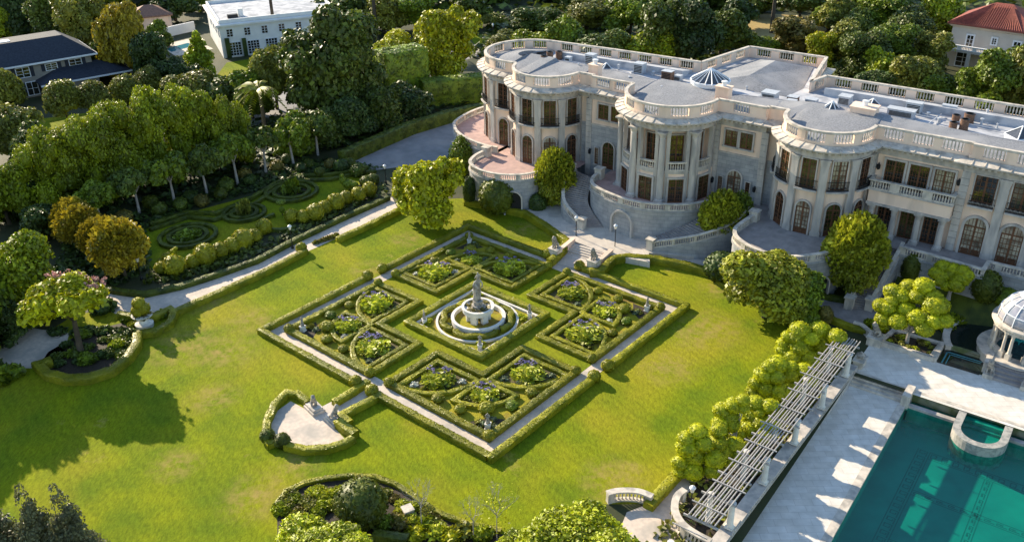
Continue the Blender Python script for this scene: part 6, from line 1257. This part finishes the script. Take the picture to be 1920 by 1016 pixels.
DT = [ # base, top, width, kind, colour, label
 ((616, 222), (580, 14), 205, 'loose', 'dark', 'huge dark oak rising in front of the white house'), ((662, 226), (668, 55), 150, 'loose', 'dark', 'dark right half of the huge oak'), ((520, 205), (520, 92), 96, 'oak', 'olive', 'olive tree at the left foot of the huge oak'),
 ((834, 152), (838, 12), 150, 'loose', 'yellow', 'tall pale yellow green tree beside the street'), ((740, 150), (745, 66), 110, 'dense', 'yellow', 'rounded yellow topped tree behind the trimmed hedge block'),
 ((600, 272), (600, 205), 90, 'dense', 'dark', 'dark tree above the driveway hedge on the left'), ((660, 258), (655, 180), 100, 'dense', 'deep', 'deep green tree above the driveway hedge'), ((720, 240), (715, 165), 90, 'dense', 'dark', 'dark bushy tree right of the deep green one'), ((770, 225), (770, 160), 90, 'dense', 'deep', 'dark bushy tree behind the driveway bend'), ((560, 290), (560, 215), 80, 'dense', 'mid', 'mid green tree at the end of the shaded row'),
 ((380, 140), (380, 60), 66, 'cone', 'bright', 'bright conical tree in front of the white house'), ((370, 205), (370, 138), 110, 'dense', 'olive', 'olive bushy tree right behind the sunlit screen'), ((430, 205), (425, 140), 90, 'dense', 'dark', 'dark tree between the screen and the white house lawn'), ((475, 222), (480, 135), 80, 'loose', 'mid', 'loose tree beside the yellow palm'),
 ((245, 150), (247, 2), 104, 'dense', 'gold', 'tall rounded tree with golden top behind the dark house'), ((215, 140), (212, 50), 84, 'wall', 'dark', 'dark tree in front of the golden topped tree'), ((170, 105), (165, -15), 100, 'wall', 'olive', 'tall olive tree behind the dark house roof'), ((120, 90), (120, -25), 100, 'wall', 'dark', 'tall dark tree behind the dark house roof'), ((60, 75), (70, -30), 110, 'dense', 'deep', 'deep green tree at the top left'), ((10, 85), (8, 12), 60, 'dense', 'bright', 'bright green tree at the top left frame edge'), ((290, 165), (290, 60), 70, 'wall', 'deep', 'deep green tree left of the neighbour pool'), ((325, 175), (320, 112), 70, 'wall', 'deep', 'dark hedge like tree below the neighbour pool'), ((360, 182), (355, 120), 60, 'wall', 'deep', 'dark hedge tree right of the neighbour pool'),
 ((128, 228), (126, 150), 70, 'round', 'olive', 'rounded brown green tree in front of the dark house on the left'), ((185, 222), (184, 152), 64, 'round', 'olive', 'rounded brown green tree in front of the dark house porch'), ((243, 205), (240, 142), 60, 'round', 'olive', 'third rounded brown green tree near the dark house corner'), ((285, 188), (284, 126), 62, 'round', 'olive', 'fourth rounded brown green tree right of the dark house'),
 ((18, 210), (8, 130), 70, 'dense', 'olive', 'olive tree at the left frame edge before the dark house'), ((30, 290), (20, 190), 120, 'dense', 'olive', 'large olive tree at the left frame edge'), ((75, 320), (60, 235), 90, 'dense', 'dark', 'dark tree left of the sunlit screen'), ((18, 420), (15, 310), 110, 'dense', 'bright', 'sunlit topped tree at the left frame edge above the shade'), ((55, 400), (60, 330), 90, 'dense', 'deep', 'deep shade tree inside the left corner'), ((90, 450), (95, 380), 90, 'dense', 'deep', 'deep shade tree behind the golden bushes'), ((60, 600), (62, 448), 150, 'dense', 'bright', 'rounded bright tree at the left edge above the path'), ((-30, 560), (-30, 430), 130, 'dense', 'mid', 'tree just at the left frame edge'), ((-40, 640), (-20, 520), 100, 'dense', 'dark', 'dark tree at the left edge beside the gravel'), ((25, 640), (10, 560), 70, 'wall', 'deep', 'dark clipped tree at the left edge by the gravel path'),
 ((945, 100), (940, 60), 70, 'dense', 'olive', 'olive bush behind the left roof end'), ((1010, 118), (1005, 60), 100, 'dense', 'bright', 'bright tree behind the left roof parapet'), ((1060, 112), (1065, 35), 90, 'dense', 'mid', 'mid green tree behind the left roof'), ((1120, 128), (1120, 60), 110, 'dense', 'dark', 'dark tree behind the straight back parapet'), ((1165, 122), (1165, 70), 70, 'dense', 'bright', 'bright tree left of the rear wing'), ((1210, 125), (1215, 60), 100, 'dense', 'bright', 'sunlit green tree behind the back parapet'), ((1240, 118), (1225, 5), 120, 'oak', 'dark', 'tall dark tree behind the mansion roof'), ((1290, 118), (1290, -5), 130, 'oak', 'deep', 'tall deep green tree behind the rear wing'), ((1350, 105), (1350, 15), 110, 'oak', 'dark', 'dark spreading tree beyond the rear wing'), ((1180, 70), (1160, -5), 110, 'oak', 'mid', 'tree at the top edge above the back parapet'), ((1100, 60), (1100, 0), 120, 'oak', 'olive', 'olive tree at the top edge beyond the drive'), ((1010, 62), (1010, 15), 110, 'oak', 'dark', 'dark tree on the far side of the street'), ((925, 62), (938, 25), 44, 'umbrella', 'olive', 'small street tree on the grass verge'),
 ((1400, 100), (1398, 58), 60, 'dense', 'dark', 'dark bush behind the wing end'), ((1430, 110), (1425, 70), 70, 'dense', 'mid', 'green bush beside the dry field'), ((1480, 108), (1480, 30), 90, 'wall', 'rust', 'brownish tall tree behind the wing parapet'), ((1530, 130), (1528, 60), 60, 'wall', 'yellow', 'yellowish tree right of the wing'), ((1575, 120), (1570, 40), 90, 'wall', 'olive', 'olive tall tree behind the right parapet'), ((1610, 150), (1610, 60), 100, 'wall', 'dark', 'dark tall tree behind the right parapet'), ((1650, 165), (1650, 95), 80, 'dense', 'bright', 'sunlit bush in the trees behind the right parapet'), ((1660, 130), (1665, 45), 100, 'wall', 'mid', 'mid green tree left of the red roofed house'), ((1715, 185), (1715, 105), 110, 'dense', 'olive', 'brownish olive tree below the red roofed house'), ((1740, 140), (1740, 60), 80, 'wall', 'olive', 'olive tree touching the red roofed house'), ((1640, 178), (1635, 130), 80, 'dense', 'deep', 'dark bush against the right parapet'), ((1750, 195), (1750, 140), 80, 'dense', 'mid', 'green bush beside the garden steps of the red roofed house'), ((1850, 212), (1850, 92), 150, 'loose', 'mid', 'large feathery tree in front of the red roofed house'), ((1905, 215), (1910, 95), 110, 'loose', 'olive', 'feathery tree at the right frame edge'), ((1960, 210), (1960, 70), 120, 'dense', 'mid', 'tree beyond the right frame edge'),
 ((1600, 92), (1600, 20), 80, 'dense', 'dark', 'dark tree in the grove behind the palm'), ((1700, 90), (1690, 20), 120, 'dense', 'dark', 'shady grove tree behind the date palm'), ((1760, 70), (1735, -10), 90, 'dense', 'bright', 'bright tree left of the red roof'), ((1640, 60), (1620, -10), 120, 'oak', 'mid', 'grove tree at the top edge'), ((1560, 62), (1550, -5), 90, 'oak', 'olive', 'olive grove tree at the top edge'), ((1500, 40), (1490, -15), 100, 'oak', 'dark', 'dark tree beyond the dry field'), ((1420, 30), (1420, -20), 90, 'oak', 'dark', 'dark tree at the top above the field'), ((1380, 55), (1375, -5), 80, 'oak', 'deep', 'deep tree left of the dry field'),
 ((640, 60), (640, -10), 120, 'dense', 'dark', 'dark tree behind the huge oak'), ((720, 62), (715, -10), 100, 'dense', 'olive', 'olive tree behind the tall bare palm trunk'), ((780, 55), (775, -12), 110, 'oak', 'mid', 'tree at the top edge across the street'), ((880, 50), (885, -10), 90, 'oak', 'dark', 'dark tree at the top edge behind the pale one'), ((330, 40), (330, -20), 90, 'oak', 'deep', 'dark tree beyond the white house wall'), ((380, 20), (380, -30), 90, 'oak', 'mid', 'tree behind the white house roof'), ((450, 5), (450, -40), 90, 'oak', 'dark', 'dark tree at the top behind the white house'), ((550, 12), (545, -30), 80, 'oak', 'olive', 'olive tree right of the white house roof'), ((300, 90), (292, 40), 50, 'dense', 'mid', 'small tree beside the garden wall of the white house'),
]
for b_, tp, wd, kd, mn, lb in DT:
    big = wd > 140
    ptree('broadleaf_tree' if kd != 'cone' else 'conifer', lb, 'tree', b_, tp, wd, kd, mn, n=6500 if big else (4200 if wd > 95 else 2600), size=.075 if big else (.095 if wd > 95 else .125))
for tip, H, R, lb in (((118, 880), 12, 4.6, 'dark tree just beyond the left edge shading the lawn'), ((20, 900), 12.5, 5.0, 'broad tree beyond the left edge shading the lower lawn'), ((-90, 900), 13, 5.5, 'far left tree beyond the frame'), ((100, 800), 10, 4.0, 'tree beyond the left edge beside the gravel'), ((20, 800), 10, 4.5, 'bushy tree beyond the left edge')):
    p = G(*tip); l = H/math.tan(SUN_EL); tree('broadleaf_tree', lb, 'tree', (p[0]+math.cos(SUN_AZ)*l, p[1]+math.sin(SUN_AZ)*l, 0), H, R, 'dense', 'mid')
# dim rows far behind, each tree still its own
k = 0
for row, (y0, hpx) in enumerate([(8, 62), (-14, 62), (-40, 64), (-70, 64)]):
    for x in range(-140, 2080, 78):
        if row < 2 and (300 < x < 600 or 1720 < x < 1930 or 1370 < x < 1480 or (row == 0 and (x < 200 or 880 < x < 1010))): continue
        k += 1; xx = x+random.uniform(-25, 25); yy = y0+random.uniform(-8, 8)
        ptree('broadleaf_tree', 'tree in the dense far belt of trees along the top of the view', 'tree', (xx, yy), (xx, yy-hpx), random.uniform(90, 130), random.choice(['oak', 'dense', 'dense']), random.choice(['dark', 'deep', 'mid', 'olive', 'mid', 'crape', 'bright']), n=2600, size=.125, group='trees of the far belt')
# palms
def palm(label, base, top, R, mn='mid', nf=26, tr=.3, thin=True):
    b_ = G(*base); H = TOPZ(b_, *top); t = thing('palm_tree', label, 'palm', b_, random.uniform(0, 6))
    MB().tube([(0, 0, -.2), (.1, 0, H*.5), (0, 0, H)], [tr*1.3, tr, tr*.85], 8).build('trunk', BARK if thin else mat('palm_bark', (.25, .17, .1), (.14, .1, .06), scale=4, bump=.5), t)
    rg = np.random.default_rng(int(base[0])); Vs = []
    for i in range(nf):
        a = rg.uniform(0, 6.28); e = rg.uniform(-.5, 1.2); d = np.array([math.cos(a), math.sin(a), 0]); pts = []
        for s in np.linspace(.05, 1, 14): pts.append(d*R*s*math.cos(e*.5)+np.array([0, 0, H+R*(s*math.sin(e)*.8-.65*s*s)]))
        pts = np.array(pts); side = np.array([-math.sin(a), math.cos(a), 0])
        for j, p in enumerate(pts):
            for sg in (-1, 1):
                L_ = R*.2*(1-.5*j/13); q = p+side*sg*L_+d*L_*.5-np.array([0, 0, L_*.45]); w_ = d*R*.05
                Vs.append([p-w_, p+w_, q+w_*.4, q-w_*.4])
    V = np.array(Vs).reshape(-1, 3); mobj('fronds', npmesh('fronds', V, np.arange(len(V)).reshape(-1, 4), LF[mn]), t); return t
palm('palm with yellow drooping fronds in front of the oak', (497, 245), (486, 168), 4.6, 'yellow', 30, .35, False)
palm('tall bare palm trunk in front of the white house', (520, 92), (508, -60), 3.5, 'dark', 26, .4); palm('tall bare palm trunk behind the trimmed hedge block', (706, 74), (698, -60), 3.5, 'dark', 26, .45)
palm('slim tall palm trunk beside the dry field', (1446, 62), (1456, -70), 3.5, 'dark', 24, .4); palm('slim palm trunk right of the dry field', (1562, 62), (1570, -60), 3.5, 'dark', 24, .4); palm('second slim palm trunk in the right grove', (1588, 48), (1596, -70), 3.5, 'dark', 24, .4)
palm('date palm with a wide arching crown in the right grove', (1682, 62), (1680, 24), 7.5, 'mid', 44, .5, False); palm('date palm at the right frame edge before the red roofed house', (1912, 110), (1910, 40), 8.0, 'olive', 46, .5, False); palm('small palm with pale fronds among the grove', (1552, 60), (1550, 22), 4.5, 'mid', 26, .35)
# ---------------------------------------------------------------- neighbouring houses
def frame2(p0, p1):
    a = math.atan2(p1[1]-p0[1], p1[0]-p0[0]); return a, math.hypot(p1[0]-p0[0], p1[1]-p0[1])
def hipped(parent, x0, y0, x1, y1, z, h, over, m, name='roof', flat=0.0):
    x0, y0, x1, y1 = x0-over, y0-over, x1+over, y1+over; d = min(x1-x0, y1-y0)/2*(1-flat); b = MB()
    b.add([(x0, y0, z), (x1, y0, z), (x1, y1, z), (x0, y1, z), (x0+d, y0+d, z+h), (x1-d, y0+d, z+h), (x1-d, y1-d, z+h), (x0+d, y1-d, z+h)], [(0, 1, 5, 4), (1, 2, 6, 5), (2, 3, 7, 6), (3, 0, 4, 7), (4, 5, 6, 7)])
    b.add([(x0, y0, z-.3), (x1, y0, z-.3), (x1, y1, z-.3), (x0, y1, z-.3), (x0, y0, z-.004), (x1, y0, z-.004), (x1, y1, z-.004), (x0, y1, z-.004)], [(3, 2, 1, 0), (0, 1, 5, 4), (1, 2, 6, 5), (2, 3, 7, 6), (3, 0, 4, 7)])
    return b.build(name, m, parent)
def win(parent, x, y, z, w, h, frame=.14, cols=2, rows=3, m=None, ang=0.0, shutters=None, name='window'):
    ca, sa = math.cos(ang), math.sin(ang); T = lambda a, o, zz: (x+a*ca+o*sa, y+a*sa-o*ca, z+zz); b = MB()
    for a0, a1, z0, z1 in [(-w/2-frame, -w/2, -frame, h+frame), (w/2, w/2+frame, -frame, h+frame), (-w/2, w/2, h, h+frame), (-w/2, w/2, -frame, 0)]+[(-w/2+w*i/cols-.05, -w/2+w*i/cols+.05, 0, h) for i in range(1, cols)]+[(-w/2, w/2, h*j/rows-.03, h*j/rows+.03) for j in range(1, rows)]:
        b.add([T(a0, .0, z0), T(a1, .0, z0), T(a1, .0, z1), T(a0, .0, z1), T(a0, .12, z0), T(a1, .12, z0), T(a1, .12, z1), T(a0, .12, z1)], [(4, 5, 6, 7), (0, 1, 5, 4), (1, 2, 6, 5), (2, 3, 7, 6), (3, 0, 4, 7)])
    f = b.build(name, m or WHITEMETAL, parent); MB().poly([T(-w/2, .04, 0), T(w/2, .04, 0), T(w/2, .04, h), T(-w/2, .04, h)]).build('pane', GLASS, f)
    if shutters:
        for s in (-1, 1):
            c = T(s*(w/2+frame+.4), .06, 0); MB().box(c[0], c[1], z-.1, .7, .1, h+.2, ang).build('shutter', shutters, parent)
    return f
DROOF = mat('dark_roof_shingle', (.035, .042, .06), (.022, .028, .042), scale=3, bump=.3); TAN = mat('taupe_wall', (.30, .27, .23), (.25, .23, .2), scale=1)
p0, p1 = G(-60, 205), G(183, 160); a, ln = frame2(p0, p1); SHUT = mat('dark_shutter', (.03, .035, .05), rough=.6)
dh = thing('dark_roofed_house', 'two storey taupe house with a dark hipped roof, white eaves and shutters at the left', 'house', p0, a)
MB().box(ln/2, 6.5, 0, ln, 13, 7.0).build('wall', TAN, dh)
hipped(dh, 0, 0, ln, 13, 7.05, 3.6, 1.1, DROOF, flat=.35)
MB().sweep([(-1.1, -1.12), (ln+1.12, -1.12), (ln+1.12, 14.1)], boxprof(.16, 6.68, 7.02), loop=True).build('gutter', WHITEMETAL, dh)
MB().box(ln*.78, -1.9, 0, ln*.42, 3.8, 3.2).build('porch_wall', TAN, dh); hipped(dh, ln*.57, -3.9, ln+5.5, 5, 3.25, 2.0, .9, DROOF, 'porch_roof')
MB().sweep([(ln*.57-.92, -4.85), (ln+6.42, -4.85), (ln+6.42, 5.9)], boxprof(.16, 2.9, 3.22), loop=True).build('gutter', WHITEMETAL, dh)
for u, z, w_, h_ in ((ln*.46, 4.3, 2.4, 1.9), (ln*.68, 4.9, 2.1, 1.2), (ln*.87, 4.4, 2.3, 1.8), (ln*.25, 4.3, 2.4, 1.9)): win(dh, u, -.02, z, w_, h_, shutters=SHUT)
win(dh, ln*.5, -.02, .5, 2.0, 2.6, shutters=SHUT, cols=2, rows=2); win(dh, ln*.3, -.02, .5, 2.0, 2.6, shutters=SHUT)
MB().box(ln*.3, 6, 9.5, 1.0, 1.0, 2.6).box(ln*.3, 6, 12.1, 1.2, 1.2, .2).build('chimney', TAN, dh); MB().box(ln*.36, 5.8, 10.67, 5, 2.0, .12).build('solar_panel', WHITEMETAL, dh)
WH = mat('white_render', (.78, .77, .75), (.70, .69, .68), scale=.6)
p0, p1 = G(420, 110), G(640, 84); a, ln = frame2(p0, p1)
wh = thing('white_house', 'two storey white house with a flat parapet roof and tall paned doors behind the trees', 'house', p0, a)
MB().box(ln/2, 12, 0, ln, 24, 7.4).build('wall', WH, wh); MB().sweep([(0, 0), (ln, 0), (ln, 24), (0, 24)], [(0, 7.2), (.7, 7.3), (.75, 7.7), (0, 7.9)], closed=True).build('cornice', WH, wh)
MB().sweep([(.3, .3), (ln-.3, .3), (ln-.3, 23.7), (.3, 23.7)], boxprof(.35, 7.9, 8.7), closed=True, loop=True).build('parapet', WH, wh); MB().box(ln/2, 12, 7.4, ln-1, 23, .6).build('roof', FLATROOF, wh)
MB().box(6, 6, 8.0, 1.2, 1.2, 1.8).build('chimney', WH, wh); MB().box(4, 5, 8.0, 2.4, 1.2, .8).build('roof_unit', IRON, wh)
for k in range(7):
    win(wh, 2.2+k*4.0, -.02, 4.8, 1.3, 1.7); win(wh, 3.0+k*4.2, -.02, .4, 2.6, 3.0, cols=4, rows=5)
for k in range(4): win(wh, -.02, 2.0+k*4.8, 4.8, 1.1, 1.8, ang=-math.pi/2)
MB().box(0.3+1.0, -.35, 0, 1.0, .6, 4.6).build('climbing_ivy', LF['deep'], wh); MB().box(5.1, -.35, 0, .9, .6, 4.2).build('climbing_ivy', LF['deep'], wh)
b = MB(); wl = [G(*q)[:2] for q in ((292, 76), (330, 66), (366, 58))]; b.sweep(wl, boxprof(.4, 0, 2.4), loop=True); tag(b.build('garden_wall', WH), 'low white garden wall behind the neighbour pool', 'wall')
struct('terrace', GL([(298, 86), (360, 72), (400, 92), (330, 106)]), .010, PALE); struct('water', GL([(310, 92), (352, 81), (366, 86), (322, 98)]), .016, mat('blue_pool_water', (.06, .22, .27), (.05, .2, .25), rough=.08))
b = MB(); q0 = G(285, 50); rh = thing('tiled_roof_house', 'small house with a reddish tiled roof half hidden beyond the garden wall', 'house', q0, .4); RT = mat('red_roof_tile', (.30, .085, .06), (.2, .06, .045), scale=2, bump=.2)
MB().box(0, 0, 0, 10, 8, 3.5).build('wall', CREAM, rh); hipped(rh, -5, -4, 5, 4, 3.5, 2.2, .6, mat('brown_roof_tile', (.28, .15, .1), (.2, .11, .08), scale=2), flat=.0)
# red roofed villa at the top right
p0, p1 = G(1762, 128), G(1905, 152); a, ln = frame2(p0, p1)
rv = thing('red_roofed_villa', 'pale two storey villa with a red tiled roof and balustraded balcony at the upper right', 'house', p0, a)
VW = mat('villa_render', (.56, .51, .45), (.5, .45, .4), scale=.6)
MB().box(ln/2, 9, 0, ln, 12, 9.2).build('wall', VW, rv); MB().sweep([(0, 3), (ln, 3), (ln, 15), (0, 15)], [(0, 8.4), (.3, 8.5), (.9, 9.1), (.9, 9.3), (0, 9.3)], closed=True).build('cornice', VW, rv)
rf = hipped(rv, 0, 3, ln, 15, 9.32, 3.8, 1.0, RT)
b = MB()
for k in range(int(ln/.45)): x = -.8+k*.45; b.tube([(x, 2.05, 9.42), (min(max(x, 5.8), ln-5.8), 7.9, 13.0)], .09, 4)
b.build('tile_ridges', RT, rf)
MB().box(ln/2, 1.5, 4.0, ln+.6, 3.6, .45).build('balcony_floor', VW, rv); balustrade(rv, [(-.2, 2.9), (-.2, -.2), (ln+.2, -.2), (ln+.2, 2.9)], 4.45, 1.0, 2.2, .8, WH, .35)
for k in range(4): MB().box(.4+k*(ln-.8)/3, 0, 0, .7, .7, 4.0).build('column', VW, rv)
for u, w_, h_, z in ((ln*.26, 1.2, 2.4, 4.6), (ln*.57, .8, 1.2, 5.9), (ln*.86, 1.2, 2.4, 4.6)): win(rv, u, 2.98, z, w_, h_, frame=.3, cols=2, rows=3)
for u in (ln*.22, ln*.55): win(rv, u, 2.98, .4, 2.6, 2.8, frame=.2)
gs = thing('garden_steps', 'small brick garden steps rising to the red roofed villa', 'steps', G(1775, 172), a); b = MB()
for k in range(7): b.box(0, k*.5, 0, 2.2, .5, .18*(k+1))
b.build('steps', mat('brick_paving', (.4, .27, .17), (.3, .2, .13), scale=3), gs)

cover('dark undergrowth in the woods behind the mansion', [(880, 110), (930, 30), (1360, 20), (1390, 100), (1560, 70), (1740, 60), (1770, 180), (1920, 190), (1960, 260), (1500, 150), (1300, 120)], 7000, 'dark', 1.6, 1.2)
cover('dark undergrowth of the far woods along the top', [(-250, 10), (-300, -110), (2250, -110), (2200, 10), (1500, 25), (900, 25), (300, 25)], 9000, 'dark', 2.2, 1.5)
